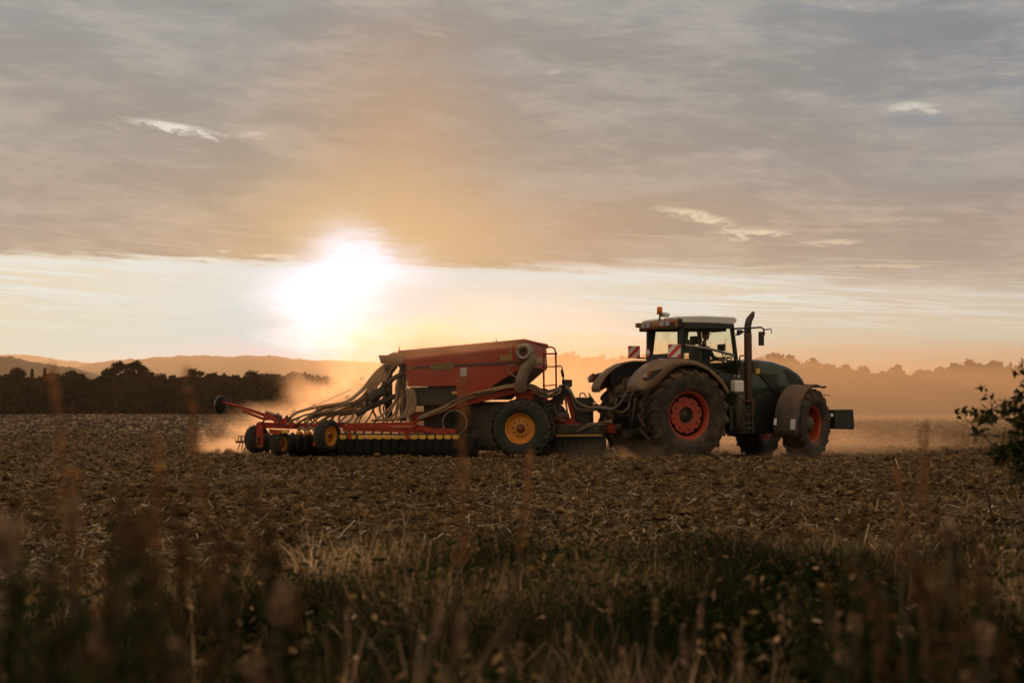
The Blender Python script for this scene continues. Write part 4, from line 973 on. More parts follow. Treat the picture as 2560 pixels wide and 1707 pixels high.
bm = bmesh.new(); tube(bm, [(0, -1.3, WZ), (0, 1.3, WZ)], 0.07, 12); part('axle', bm, 'red')
# --- hopper: tall box with a sloping rim over a funnel
HL = -1.22
A, B = MV(1001, 881, HL), MV(1311, 853, HL)
Cc, Gg = MV(1313, 915, HL), MV(1015, 922, HL)
Dd, Ff = MV(1200, 986, HL), MV(1018, 966, HL)
bm = bmesh.new(); secs = []
A2 = A + Vector((0.03, 0, -0.10))
for y in (HL, -HL): secs.append([Vector((A.x, y, A.z)), Vector((B.x, y, B.z)), Vector((Cc.x, y, Cc.z)), Vector((Gg.x, y, Gg.z)), Vector((A.x + 0.10, y, A.z - 0.16))])
for sct in secs: pass
loft(bm, secs, smooth=False); bmesh.ops.bevel(bm, geom=[e for e in bm.edges if abs(e.verts[0].co.y - e.verts[1].co.y) < 0.01], offset=0.035, segments=2, affect='EDGES')
hopper = part('hopper', bm, 'red')
# lower red side panel with its step, tapering funnel behind it
bm = bmesh.new()
low = [MV(a, b, HL) for a, b in [(1014, 921), (1313, 914), (1300, 923), (1250, 952), (1202, 985), (1147, 997), (1143, 992), (1140, 964), (1018, 966)]]
prism(bm, [(p.x, p.z) for p in low], HL + 0.004, HL + 0.05, 0.006); part('side_panel', bm, 'red', hopper)
bm = bmesh.new()
prism(bm, [(p.x, p.z) for p in low], -HL - 0.05, -HL - 0.004, 0.006); part('side_panel', bm, 'red', hopper)
bm = bmesh.new(); zc = Cc.z; zd = Dd.z - 0.1
loft(bm, [[Vector((Gg.x + 0.05, HL + 0.06, zc)), Vector((Cc.x - 0.02, HL + 0.06, zc)), Vector((Cc.x - 0.02, -HL - 0.06, zc)), Vector((Gg.x + 0.05, -HL - 0.06, zc))],
          [Vector((Ff.x + 0.6, HL * 0.5, zd)), Vector((Cc.x - 0.75, HL * 0.55, zd)), Vector((Cc.x - 0.75, -HL * 0.55, zd)), Vector((Ff.x + 0.6, -HL * 0.5, zd))]], smooth=False)
part('funnel', bm, 'iron', hopper)  # shade on the inclined wall is put into its dark colour
# rim rail and rolled cover
bm = bmesh.new(); o = Vector((0, 0, 0.02))
tube(bm, [Vector((A.x - 0.04, HL, A.z + 0.01)), Vector((B.x, HL, B.z + 0.02)), Vector((B.x + 0.02, -HL, B.z + 0.02)), Vector((A.x - 0.04, -HL, A.z + 0.01)), Vector((A.x - 0.04, HL, A.z + 0.01))], 0.032, 8); part('rim_rail', bm, 'red', hopper)
bm = bmesh.new(); cs = []
for x, zz in ((A.x + 0.02, A.z), ((A.x + B.x) / 2, (A.z + B.z) / 2), (B.x - 0.02, B.z)):
    cs.append([Vector((x, y, zz + h_)) for y, h_ in ((-HL, -0.02), (-HL * 0.6, 0.02), (0, 0.03), (HL * 0.6, 0.02), (HL, -0.02), (HL, -0.05), (-HL, -0.05))])
loft(bm, cs); part('cover', bm, 'rear_amber', hopper)
# stripe, name plate, data plates and yellow patches
def plate(name, quad, mat, off=0.004, th=0.006, parent=None):
    bm = bmesh.new(); prism(bm, [M(a, b, HL) for a, b in quad], HL - off - th, HL - off, 0.0); return part(name, bm, mat, parent or hopper)
MT['stripe'] = dusty("dark_olive_stripe", (0.035, 0.028, 0.014), 0.5, dust=0.12)
MT['patch'] = dusty("faded_yellow_decal", (0.30, 0.19, 0.045), 0.5, dust=0.3)
MT['letters'] = dusty("yellow_letters", (0.52, 0.33, 0.07), 0.5, dust=0.1)
MT['datasheet'] = dusty("white_sticker", (0.50, 0.50, 0.47), 0.5, dust=0.15)
plate('stripe', [(1038, 917), (1081, 914.5), (1081, 919), (1038, 921)], 'stripe')
plate('stripe', [(1129, 910.5), (1311, 902), (1311, 907.5), (1129, 915)], 'stripe')
plate('stripe', [(1016, 919), (1034, 918), (1034, 922), (1016, 923)], 'patch')
np_ = plate('name_plate', [(1080, 909.5), (1130, 906), (1130, 923), (1080, 926)], 'stripe', 0.004, 0.012)
bm = bmesh.new(); fr = [MV(1081, 910.5, HL), MV(1129, 907.2, HL), MV(1129, 922, HL), MV(1081, 925, HL)]
for v in fr: v.y = HL - 0.018
for i in range(4): beam(bm, fr[i], fr[(i + 1) % 4], 0.006, 0.010, 0.0)
part('frame', bm, 'letters', np_)
a_ = MV(1105, 916.5, HL); u_ = MV(1130, 907, HL) - MV(1080, 910.5, HL)
text_obj('lettering', 'V\u00c4DERSTAD', 0.098, (a_.x, HL - 0.020, a_.z - 0.004), (math.pi / 2, -math.atan2(u_.z, u_.x), 0), MT['letters'], np_, 0.002)
plate('data_plate', [(1151, 919.5), (1167, 918.5), (1167, 940), (1151, 941)], 'datasheet')
plate('decal', [(1250, 888), (1279, 886), (1279, 900), (1250, 902)], 'patch')
plate('decal', [(1274, 863), (1279, 862.5), (1279, 885.5), (1274, 886)], 'patch')
def fplate(name, y0, y1, z0, z1, mat):
    bm = bmesh.new(); box(bm, B.x + 0.012, B.x + 0.02, y0, y1, z0, z1); part(name, bm, mat, hopper)
zst = MV(1311, 905, HL).z
fplate('stripe', HL, -HL, zst - 0.024, zst + 0.024, 'stripe'); fplate('decal', -0.3, 1.15, zst + 0.04, zst + 0.16, 'patch')
for px, y0, y1 in ((998, 866, 882), (1241, 847, 858)):
    bm = bmesh.new(); p0 = MV(px, y1, HL); p1 = MV(px, y0, HL); tube(bm, [p0, p1], [0.030, 0.006] if px > 1100 else [0.016, 0.012], 6); part('cover_hook', bm, 'red', hopper)
# dark metering boxes under the hopper
bm = bmesh.new(); a_, b_ = MV(1024, 968, HL + 0.25), MV(1146, 1014, HL + 0.25); box(bm, a_.x, b_.x, -1.0, 1.0, b_.z, a_.z, 0.03); part('metering_box', bm, 'iron')
bm = bmesh.new(); a_, b_ = MV(1130, 978, HL - 0.0), MV(1143, 985, HL - 0.0); box(bm, a_.x, b_.x, HL - 0.02, HL + 0.05, b_.z, a_.z, 0.005); part('data_plate', bm, 'letters')
# --- fan with its ribbed pressure hose hanging on the front corner
fc = MV(1311, 880, HL - 0.22); fl = HL - 0.22
bm = bmesh.new(); lathe(bm, [(0.09, -0.13), (0.14, -0.14), (0.17, -0.11), (0.19, -0.06), (0.195, 0.10), (0.16, 0.16), (0.0, 0.18)], 32, 'y', (fc.x, fc.y, fc.z)); lathe(bm, [(0.09, -0.13), (0.085, 0.05), (0.0, 0.06)], 24, 'y', (fc.x, fc.y, fc.z))
part('fan', bm, 'hose')
bm = bmesh.new()
lathe(bm, [(0.12, -0.145), (0.165, -0.145), (0.165, -0.12), (0.12, -0.12)], 28, 'y', (fc.x, fc.y, fc.z), True); part('fan_ring', bm, 'steel')
def hose(pts, r, mat='hose', name='hose', parent=None, n=8, ribs=False, sm=6):
    """smooth flexible hose through control points (Catmull-Rom)"""
    P = [Vector(p) for p in pts]; P = [P[0] * 2 - P[1]] + P + [P[-1] * 2 - P[-2]]; out = []
    for i in range(1, len(P) - 2):
        for k in range(sm):
            t = k / sm; a, b, c, d = P[i - 1:i + 3]
            out.append(0.5 * ((2 * b) + (c - a) * t + (2 * a - 5 * b + 4 * c - d) * t * t + (3 * b - a - 3 * c + d) * t ** 3))
    out.append(P[-2]); rad = [r * (1.0 + (0.10 if (i % 2) else 0.0) * ribs) for i in range(len(out))]
    bm = bmesh.new(); tube(bm, out, rad, n); return part(name, bm, mat, parent)
hose([MV(1325, 886, fl), MV(1327, 903, fl), MV(1312, 925, fl), MV(1303, 950, fl), MV(1300, 975, fl + 0.1)], 0.12, 'hose', 'pressure_hose', ribs=True, n=14, sm=10)
hose([MV(1290, 915, fl), MV(1273, 915, fl), MV(1272, 930, fl), MV(1290, 943, fl), MV(1305, 952, fl)], 0.02, 'hose', 'cable')
# --- frames
bm = bmesh.new()
beam(bm, MV(1041, 1047, -1.05), MV(1150, 1010, -1.05), 0.12, 0.13); beam(bm, MV(1150, 1010, -1.05), MV(1292, 975, -1.05), 0.12, 0.13)
part('side_frame', bm, 'red')
bm = bmesh.new(); beam(bm, MV(1041, 1047, 1.05), MV(1150, 1010, 1.05), 0.12, 0.13); beam(bm, MV(1150, 1010, 1.05), MV(1292, 975, 1.05), 0.12, 0.13); part('side_frame', bm, 'red')
bm = bmesh.new(); prism(bm, [M(a, b, -0.9) for a, b in [(1284, 968), (1328, 968), (1330, 1004), (1292, 1010)]], -0.9, 0.9, 0.02); part('front_mast', bm, 'red')
bm = bmesh.new(); x0 = M(1045, 1040, 0)[0]; x1 = M(1400, 1040, 0)[0]; z_ = M(1200, 1040, -0.5)[1]
beam(bm, (x0, -0.5, z_), (x1, -0.5, z_ - 0.1), 0.14, 0.2); beam(bm, (x0, 0.5, z_), (x1, 0.5, z_ - 0.1), 0.14, 0.2); beam(bm, (x0, -0.5, z_), (x0, 0.5, z_), 0.14, 0.2); part('main_frame', bm, 'red')
bm = bmesh.new(); a_ = MV(1150, 1020, -0.7); a_ = MV(1060, 1004, -0.7); b_ = MV(1290, 1004, -0.7); box(bm, a_.x, b_.x, -0.80, 0.9, 0.24, a_.z, 0.1); part('undercarriage', bm, 'iron')
bm = bmesh.new(); q = MV(1137, 1056, -1.2); lathe(bm, [(0.0, 0.15), (0.10, 0.02), (0.27, 0.0), (0.28, 0.02), (0.12, 0.10), (0.0, 0.2)], 36, 'y', (q.x, q.y, q.z)); ld = part('levelling_disc', bm, 'pack')
bm = bmesh.new(); lathe(bm, [(0.262, -0.012), (0.285, -0.012), (0.285, 0.02), (0.262, 0.02)], 36, 'y', (q.x, q.y, q.z), True); part('rim', bm, 'steel', ld)
# --- ladder
LL = -0.75
bm = bmesh.new(); ra = [MV(x, y, LL) for x, y in [(1366, 869), (1378, 867), (1386, 871), (1389, 880), (1390, 930), (1391, 985)]]; tube(bm, ra, 0.020, 8); lad = part('ladder', bm, 'red')
bm = bmesh.new(); tube(bm, [MV(1360, 872, LL + 0.1), MV(1359, 930, LL + 0.1), MV(1361, 1010, LL + 0.1)], 0.022, 8); part('rail', bm, 'red', lad)
for y in (885, 917, 964):
    bm = bmesh.new(); beam(bm, MV(1359, y, LL + 0.1), MV(1391, y - 1 if y < 960 else y - 2, LL), 0.08, 0.035 if y == 885 else 0.022, 0.004); part('rung', bm, 'red', lad)
bm = bmesh.new(); tube(bm, [MV(1390, 915.5, LL), MV(1402, 915, LL), MV(1405, 918, LL), MV(1411, 968, LL)], 0.016, 7); tube(bm, [MV(1404.5, 925, LL), MV(1408, 942, LL)], 0.032, 8); part('hand_hold', bm, 'clean_black', lad)
# --- hitch end: coupling mast, drawbar, valve cluster, dark water tank
hit = (T0 + d_f * -1.15 + d_l * 0.0)                    # ball hitch of the tractor
hx_, hy_ = (hit - D0).dot(e_f), (hit - D0).dot(e_l)
bm = bmesh.new(); beam(bm, MV(1370, 1058, 0), (hx_ - 0.1, hy_, 0.72), 0.16, 0.2); beam(bm, MV(1414, 958, -0.3), MV(1440, 1064, -0.3), 0.09, 0.12); beam(bm, MV(1395, 1040, -0.35), MV(1450, 1066, -0.35), 0.10, 0.12)
beam(bm, MV(1395, 1042, 0.35), MV(1450, 1066, 0.35), 0.10, 0.12); part('drawbar', bm, 'red')
bm = bmesh.new(); tube(bm, [(hx_ - 0.18, hy_, 0.72), (hx_ + 0.08, hy_, 0.74)], [0.09, 0.11], 12); part('hitch_eye', bm, 'iron')
bm = bmesh.new(); a_, b_ = MV(1437, 993, -0.35), MV(1474, 1066, -0.35); box(bm, a_.x, b_.x, -0.38, 0.20, b_.z, a_.z, 0.03); tank_ = part('water_tank', bm, 'black')
bm = bmesh.new(); tube(bm, [MV(1449, 993, -0.2), MV(1450, 984, -0.2), MV(1460, 982, -0.2), MV(1466, 992, -0.2)], 0.018, 6); part('handle', bm, 'hose', tank_)
R = random.Random(11)
bm = bmesh.new(); q = MV(1403, 980, -0.45)
for k in range(5): box(bm, q.x - 0.15 + k * 0.04, q.x + 0.03 + k * 0.05, q.y - 0.1 + k * 0.03, q.y + 0.12, q.z - 0.28 + k * 0.10, q.z - 0.16 + k * 0.11, 0.01)
lathe(bm, [(0.0, -0.04), (0.07, -0.04), (0.07, 0.05), (0, 0.05)], 16, 'y', (q.x - 0.02, q.y - 0.1, q.z + 0.02)); part('valve_block', bm, 'iron')
def hz(pts, r=0.022, mat='hose_black', nm='hydraulic_hose', jit=2.0, lat=-0.5):
    hose([MV(x + R.uniform(-jit, jit), y + R.uniform(-jit, jit), lat + R.uniform(-0.12, 0.12)) for x, y in pts], r, mat, nm, n=6, sm=5)
# supply lines from the hopper front, over the wheel, to the coupling mast
for k in range(5): hz([(1290, 966 + k), (1330, 962 + k * 3), (1362, 977 + k * 4), (1392, 973 + k * 4), (1402, 962 + k * 3)], 0.024, 'hose' if k % 2 else 'hose_black', lat=-0.9)
for k in range(3): hz([(1335, 985 + k * 5), (1365, 1002 + k * 2), (1388, 1000 - k * 3), (1396, 985)], 0.026, 'hose_black', lat=-0.7)
for k in range(4): hz([(1384, 985 + k * 3), (1388, 1020 + k * 5), (1405, 1034 + k * 5), (1418, 1028 + k * 2), (1413, 990)], 0.012, 'hose', jit=3)
for k in range(6): hz([(1406, 962), (1424, 972 + k * 3), (1440, 1000 + k * 6), (1470, 1018 + k * 2), (1500, 1018 + k), (1525, 1020 + k * 2)], 0.022, 'hose' if k < 2 else 'hose_black', jit=1.5, lat=-0.6)
for k in range(5): hz([(1470, 980 + k * 6), (1483, 1000 + k * 4), (1497, 1014), (1520, 1022)], 0.014, 'hose_black', lat=-0.3)
for k in range(3): hz([(1440, 1080), (1470, 1064 - k * 2), (1495, 1056), (1530, 1050 + k * 3)], 0.016, 'hose', lat=-0.5)
# drape of hoses from the mast down onto the rear of the tractor (they belong to the drill)
def tz(pts, r=0.020, mat='hose', lat0=-0.2, jit=2.0):
    P = [LV(x + R.uniform(-jit, jit), y + R.uniform(-jit, jit), lat0 + R.uniform(-0.25, 0.25)) for x, y in pts]
    W_ = [T0 + d_f * p.x + d_l * p.y + Vector((0, 0, p.z)) for p in P]
    hose([((w - D0).dot(e_f), (w - D0).dot(e_l), w.z - D0.z) for w in W_], r, mat, 'hydraulic_hose', n=6, sm=5)
for k in range(3): tz([(1525, 1021 + k), (1543, 1016), (1562, 990), (1575, 968 + k * 4), (1585, 955)], 0.017, 'hose')
for k in range(4): tz([(1525, 1022 + k), (1556, 1030 + k), (1572, 1018), (1578, 985), (1592, 962)], 0.02, 'hose')
for k in range(4): tz([(1530, 1024 + k * 2), (1560, 1040), (1582, 1028), (1590, 995), (1606, 985)], 0.018, 'hose_black')
for k in range(4): tz([(1618, 990), (1612, 1012 + k * 4), (1602, 1050), (1606, 1078 - k * 3), (1560, 1092)], 0.022, 'hose')
# lines along the side frame
for k in range(6): hz([(1046, 1050 - k * 2), (1100, 1030 - k * 2), (1160, 1001 - k * 2), (1210, 985 - k * 2), (1262, 973 - k * 2), (1300, 964 - k)], 0.02, 'hose' if k % 2 else 'patchhose', jit=1.5, lat=-1.2)
# --- distribution tower and its fan of seed hoses
bm = bmesh.new(); tp = MV(990, 895, 0); bt = MV(990, 1052, 0)
tube(bm, [Vector((bt.x, -0.55, bt.z)), Vector((tp.x, -0.55, tp.z - 0.1))], 0.085, 12); tube(bm, [Vector((tp.x, -0.55, tp.z - 0.14)), Vector((tp.x, -0.55, tp.z + 0.04))], [0.18, 0.24], 20); part('distribution_tower', bm, 'rustpipe')
bm = bmesh.new(); tube(bm, [Vector((bt.x, 0.55, bt.z)), Vector((tp.x, 0.55, tp.z - 0.1))], 0.085, 12); tube(bm, [Vector((tp.x, 0.55, tp.z - 0.14)), Vector((tp.x, 0.55, tp.z + 0.04))], [0.18, 0.24], 20); part('distribution_tower', bm, 'rustpipe')
hose([MV(1008, 912, -0.7), MV(1000, 897, -0.7), MV(985, 893, -0.7), MV(968, 903, -0.7)], 0.11, 'rustpipe', 'hose_manifold', n=14)
def sh(pts, r, lat0, lat1, mat='hose', jit=6.0):
    n = len(pts); hose([MV(x + R.uniform(-jit, jit), y + R.uniform(-jit, jit), lat0 + (lat1 - lat0) * i / (n - 1)) for i, (x, y) in enumerate(pts)], r, mat, 'seed_hose', n=7, sm=6)
# topmost long run to the tail
sh([(985, 893), (940, 930), (895, 985), (862, 1005), (800, 1016), (745, 1030), (715, 1052)], 0.032, -0.6, -1.5, 'patchhose', 0)
sh([(980, 896), (935, 936), (898, 980), (855, 1008), (800, 1020), (776, 1042)], 0.030, -0.4, -1.4, 'hose', 1)
for k in range(9):                                        # sweeping bundle to the rear bar
    e = 735 + k * 14
    sh([(976 + k * 2, 896), (936 + k * 4, 936 + k * 2), (895 + k * 7, 982 + k * 3), (850 + k * 5, 1010 + k * 3), (800 + k * 6, 1030 + k * 1.5), (e, 1056)], R.uniform(0.018, 0.026), R.uniform(-0.7, 0.2), -1.5 + k * 0.08, ('hose', 'patchhose', 'hose')[k % 3])
for k in range(8):                                        # to the middle of the bar
    e = 850 + k * 16
    sh([(992, 898 + k * 2), (962 + k * 2, 935 + k * 2), (925 + k * 6, 978 + k), (888 + k * 10, 1018 + k), (e + 10, 1044), (e, 1060)], R.uniform(0.018, 0.026), R.uniform(-0.7, 0.3), -1.3 + k * 0.1, ('hose', 'hose', 'patchhose')[k % 3])
for k in range(8):                                        # steep ones by the hopper
    e = 940 + k * 13
    sh([(998 + k * 1.5, 925 + k * 3), (992 + k * 2, 965), (985 + k * 4, 1005), (968 + k * 7, 1030), (e, 1052)], R.uniform(0.020, 0.028), R.uniform(-1.0, -0.2), -1.3 + k * 0.05, ('patchhose', 'hose')[k % 2])
for k in range(7):                                        # looped hoses hanging under the hopper
    sh([(1014 + k * 3.2, 968 + k), (1018 + k * 3.4, 1000), (1012 + k * 4, 1028), (990 + k * 4, 1046 - k), (930 + k * 10, 1050)], R.uniform(0.020, 0.026), -1.2, -1.2, ('hose', 'patchhose')[k % 2], 1.5)
hose([MV(1012, 932, -0.9), MV(985, 945, -0.95), MV(955, 972, -1.0), MV(915, 992, -1.0), MV(880, 1012, -1.0)], 0.055, 'hose_black', 'air_duct', n=12)
hose([MV(1000, 985, -0.9), MV(965, 1000, -0.9), MV(930, 1015, -0.9), MV(890, 1035, -1.0)], 0.06, 'hose_black', 'air_duct', n=12)
bm = bmesh.new(); prism(bm, [M(a, b, -1.0) for a, b in [(921, 984), (962, 962), (966, 978), (924, 1004)]], -1.1, -0.7, 0.01); part('hose_bracket', bm, 'iron')
for q in ((915, 984, 916, 1015), (962, 955, 960, 985)):
    bm = bmesh.new(); beam(bm, MV(q[0], q[1], -1.15), MV(q[2], q[3], -1.15), 0.06, 0.05); part('hose_clamp', bm, 'clean_black')
for q in ((905, 946), (868, 992), (785, 1014), (735, 1029)):
    bm = bmesh.new(); c_ = MV(q[0], q[1], -1.0); tube(bm, [c_ + Vector((math.cos(a) * 0.04, math.sin(a) * 0.05, math.sin(a) * 0.03)) for a in np.linspace(0, 6.28, 13)], 0.006, 5); part('hose_tie', bm, 'clean_black')
for k in range(7):                                        # long shallow hoses spreading to the tail
    sh([(984 + k, 897 + k), (930 + k * 3, 950 + k * 2), (880 + k * 4, 995 + k * 3), (820 + k * 3, 1024 + k * 2), (760 + k * 4, 1040), (712 + k * 15, 1058)], R.uniform(0.015, 0.021), R.uniform(-0.9, 0.5), -1.7 + k * 0.05, ('patchhose', 'hose')[k % 2])
# thin tension wires and lines running back over the hoses
for pts in ([(720, 1037), (800, 1008), (880, 972)], [(728, 1048), (782, 1030), (800, 1012)]):
    sh(pts, 0.006, -1.3, -1.0, 'hose_black', 0)
# --- wing of coulters: red beams, row of yellow scrapers over black packer rings
BL = -1.75
bm = bmesh.new(); beam(bm, MV(868, 1062, BL), MV(1040, 1060, BL), 0.10, 0.085); part('wing_beam', bm, 'red')
bm = bmesh.new(); beam(bm, MV(1032, 1052, BL), MV(1036, 1068, BL), 0.12, 0.08); part('beam_end_plate', bm, 'red')
bm = bmesh.new(); beam(bm, MV(860, 1069, -1.3), MV(1140, 1078, -1.3), 0.12, 0.12); part('rear_beam', bm, 'red')
bm = bmesh.new(); beam(bm, MV(1040, 1066, -1.5), MV(1120, 1084, -1.5), 0.08, 0.1); part('wing_stay', bm, 'red')
for pts in ([(888, 1063), (872, 1076), (875, 1097)], [(945, 1064), (1015, 1080), (1020, 1098)]):
    bm = bmesh.new()
    for a, b in zip(pts, pts[1:]): beam(bm, MV(*a, BL - 0.08), MV(*b, BL - 0.08), 0.05, 0.05)
    part('beam_bracket', bm, 'red')
xs = [856 + i * 0 for i in range(1)]; px = 859.0; i = 0; pos = []
while px < 1200:
    pos.append(px); px += 23.0 - 0.010 * (px - 859)
for k, px in enumerate(pos):
    if px > 1150: continue
    if abs(px - 876) < 6: px += 5
    a_, b_ = MV(px - 8, 1087, BL), MV(px + 8.5, 1097, BL)
    bm = bmesh.new(); prism(bm, [(a_.x, a_.z), (b_.x, a_.z), (b_.x, b_.z + 0.02), (b_.x - 0.03, b_.z), (a_.x + 0.03, b_.z), (a_.x, b_.z + 0.02)], BL - 0.05, BL - 0.035, 0.0)
    part('scraper', bm, 'yellow')
bm = bmesh.new(); beam(bm, MV(852, 1085, BL + 0.05), MV(1205, 1086, BL + 0.05), 0.04, 0.03); part('scraper_bar', bm, 'iron')
pz = MV(1000, 1120, BL + 0.2).z
for k in range(int(len(pos) * 1)):
    c_ = MV(pos[k], 1118, BL + 0.25); bm = bmesh.new()
    lathe(bm, [(0.10, -0.085), (0.19, -0.09), (0.215, -0.06), (0.225, 0.0), (0.215, 0.06), (0.19, 0.09), (0.10, 0.085)], 28, 'x', (c_.x, c_.y, c_.z), True)
    part('packer_ring', bm, 'pack')
for k in range(0, len(pos)):
    c_ = MV(pos[k] + 6, 1090, BL + 0.75); bm = bmesh.new()
    tube(bm, [c_ + Vector((0, 0, 0.12)), c_ + Vector((-0.05, 0, -0.1)), c_ + Vector((-0.12, -0.02, -0.28))], [0.03, 0.025, 0.015], 6)
    lathe(bm, [(0.0, -0.01), (0.19, -0.004), (0.19, 0.004), (0.0, 0.01)], 24, 'y', (c_.x - 0.05, c_.y, c_.z - 0.22)); part('coulter', bm, 'iron')
# --- tail block: gauge wheels, rear bar, discs, harrow
def gauge(px, py, lat, R_, yaw, spin, lab=None):
    c_ = MV(px, py, lat); w = wheel(drill, 'gauge_wheel', (c_.x, lat, c_.z), yaw, R_, 0.26, R_ * 0.62, 16, 0.02, 'rim_yellow', 'drill', 'tyre_clean', spin); return w
gauge(819, 1089, -1.7, 0.36, math.radians(72), 0.1)
gauge(642, 1097, -1.2, 0.33, math.radians(74), 0.7)
gauge(700, 1108, -1.4, 0.28, math.radians(78), 0.2)
bm = bmesh.new(); beam(bm, MV(650, 1062, -1.35), MV(840, 1068, -1.35), 0.12, 0.13); part('tail_beam', bm, 'red')
bm = bmesh.new(); beam(bm, MV(650, 1064, -0.6), MV(860, 1062, -0.6), 0.12, 0.12); part('tail_beam', bm, 'red')
for a, b, w_, h_ in (((648, 1057), (647, 1090), 0.05, 0.09), ((655, 1060), (655, 1110), 0.05, 0.05), ((712, 1045), (735, 1066), 0.07, 0.12), ((790, 1058), (800, 1078), 0.06, 0.10), ((796, 1084), (786, 1112), 0.05, 0.08), ((805, 1060), (812, 1090), 0.04, 0.06)):
    bm = bmesh.new(); beam(bm, MV(*a, -1.5), MV(*b, -1.5), w_, h_); part('bracket', bm, 'red')
bm = bmesh.new(); beam(bm, MV(674, 1078, -1.55), MV(702, 1080, -1.55), 0.05, 0.10); part('spring_box', bm, 'red')
bm = bmesh.new(); beam(bm, MV(704, 1078, -1.55), MV(722, 1078, -1.55), 0.05, 0.07); part('spring_box', bm, 'yellow')
for px in (749, 772):
    c_ = MV(px, 1082, -1.6); bm = bmesh.new(); lathe(bm, [(0.0, -0.10), (0.045, -0.10), (0.045, 0.06), (0.0, 0.06)], 16, 'y', (c_.x, c_.y, c_.z)); part('end_cap', bm, 'rim_yellow')
    bm = bmesh.new(); tube(bm, [c_ + Vector((math.cos(a) * 0.10 + 0.03, 0.02 + 0.02 * a, math.sin(a) * 0.11)) for a in np.linspace(-0.8, 2.6, 12)], 0.035, 8); part('hose_elbow', bm, 'hose')
for k in range(9):
    c_ = MV(668 + k * 21, 1108, -1.25); bm = bmesh.new()
    lathe(bm, [(0.0, -0.03), (0.10, -0.02), (0.23, -0.005), (0.23, 0.005), (0.10, 0.0), (0.0, 0.0)], 28, 'x', (c_.x, c_.y, c_.z + 0.02)); part('disc', bm, 'iron')
for k in range(7):
    c_ = MV(735 + k * 17, 1118, -0.5); bm = bmesh.new(); lathe(bm, [(0.0, -0.05), (0.19, -0.08), (0.22, 0.0), (0.19, 0.08), (0.0, 0.05)], 28, 'x', (c_.x, c_.y, c_.z)); part('packer_ring', bm, 'pack')
bm = bmesh.new(); a_ = MV(672, 1085, -0.9); b_ = MV(850, 1125, -0.9); box(bm, a_.x, b_.x, -1.0, 0.6, b_.z, a_.z, 0.05); part('tool_carrier', bm, 'iron')
# harrow bar with coil tines
bm = bmesh.new(); beam(bm, MV(590, 1104, -1.3), MV(628, 1104, -1.3), 0.05, 0.05); part('harrow_bar', bm, 'red')
for px, ex in ((600, -6), (606, -2), (618, -8)):
    c_ = MV(px, 1097, -1.32); tip = MV(px + ex, 1124, -1.32); bm = bmesh.new()
    tube(bm, [c_ + Vector((math.cos(a) * 0.055, 0.01 * a, math.sin(a) * 0.075)) for a in np.linspace(-1.6, 4.7, 18)] + [MV(px, 1108, -1.32), tip], 0.011, 6); part('tine', bm, 'iron')
# marker arm folded back and up, with its disc
bm = bmesh.new(); pA, pB, pC, pD = MV(556, 1005, -1.6), MV(606, 1018, -1.6), MV(662, 1037, -1.5), MV(722, 1058, -1.45)
tube(bm, [pA, pB], 0.030, 8); beam(bm, pB, pC, 0.07, 0.08); tube(bm, [pB + Vector((0, 0, -0.08)), pC + Vector((0, 0, -0.10))], 0.03, 7); beam(bm, pC, pD, 0.09, 0.13); arm = part('marker_arm', bm, 'red')
bm = bmesh.new(); tube(bm, [pC + Vector((0.02, 0, 0.07)), MV(705, 1042, -1.45)], 0.035, 8); tube(bm, [MV(690, 1040, -1.5), MV(697, 1033, -1.5)], [0.05, 0.03], 8); part('marker_ram', bm, 'steel', arm)
bm = bmesh.new(); q = MV(551, 1012, -1.6)
lathe(bm, [(0.0, 0.06), (0.10, 0.045), (0.21, 0.0), (0.218, 0.006), (0.10, 0.055), (0.0, 0.07)], 36, 'x', (0, 0, 0)); o_ = part('marker_disc', bm, 'pack', arm)
bm = bmesh.new(); lathe(bm, [(0.205, -0.008), (0.222, -0.008), (0.222, 0.010), (0.205, 0.010)], 36, 'x', (0, 0, 0), True); part('rim', bm, 'steel', o_); o_.location = q; o_.rotation_euler = (0, 0.1, math.radians(-14))
bm = bmesh.new(); tube(bm, [MV(655, 1058, -1.5), MV(662, 1048, -1.5), MV(680, 1047, -1.5), MV(690, 1056, -1.5)], 0.025, 7); part('guard_hoop', bm, 'red')
for px in (722, 698):
    bm = bmesh.new(); c_ = MV(px, 1046, -1.5); box(bm, c_.x - 0.04, c_.x + 0.05, -1.55, -1.45, c_.z - 0.05, c_.z + 0.03, 0.01); tube(bm, [c_, c_ + Vector((-0.05, 0, 0.08))], 0.015, 5); part('valve', bm, 'iron')
# front tool row between wheels and tractor
bm = bmesh.new(); beam(bm, MV(1392, 1088, -0.9), MV(1505, 1087, -0.9), 0.05, 0.05); part('front_scraper_bar', bm, 'patch')
for k in range(7):
    c_ = MV(1400 + k * 17, 1112, -0.7); bm = bmesh.new()
    lathe(bm, [(0.0, -0.05), (0.2, -0.09), (0.25, 0.0), (0.2, 0.09), (0.0, 0.05)], 28, 'x', (c_.x, c_.y, c_.z)); part('packer_tyre', bm, 'pack')
bm = bmesh.new(); a_ = MV(1390, 1060, -0.4); b_ = MV(1500, 1085, -0.4); box(bm, a_.x, b_.x, -0.5, 0.7, b_.z, a_.z, 0.04); part('front_tool_frame', bm, 'iron')
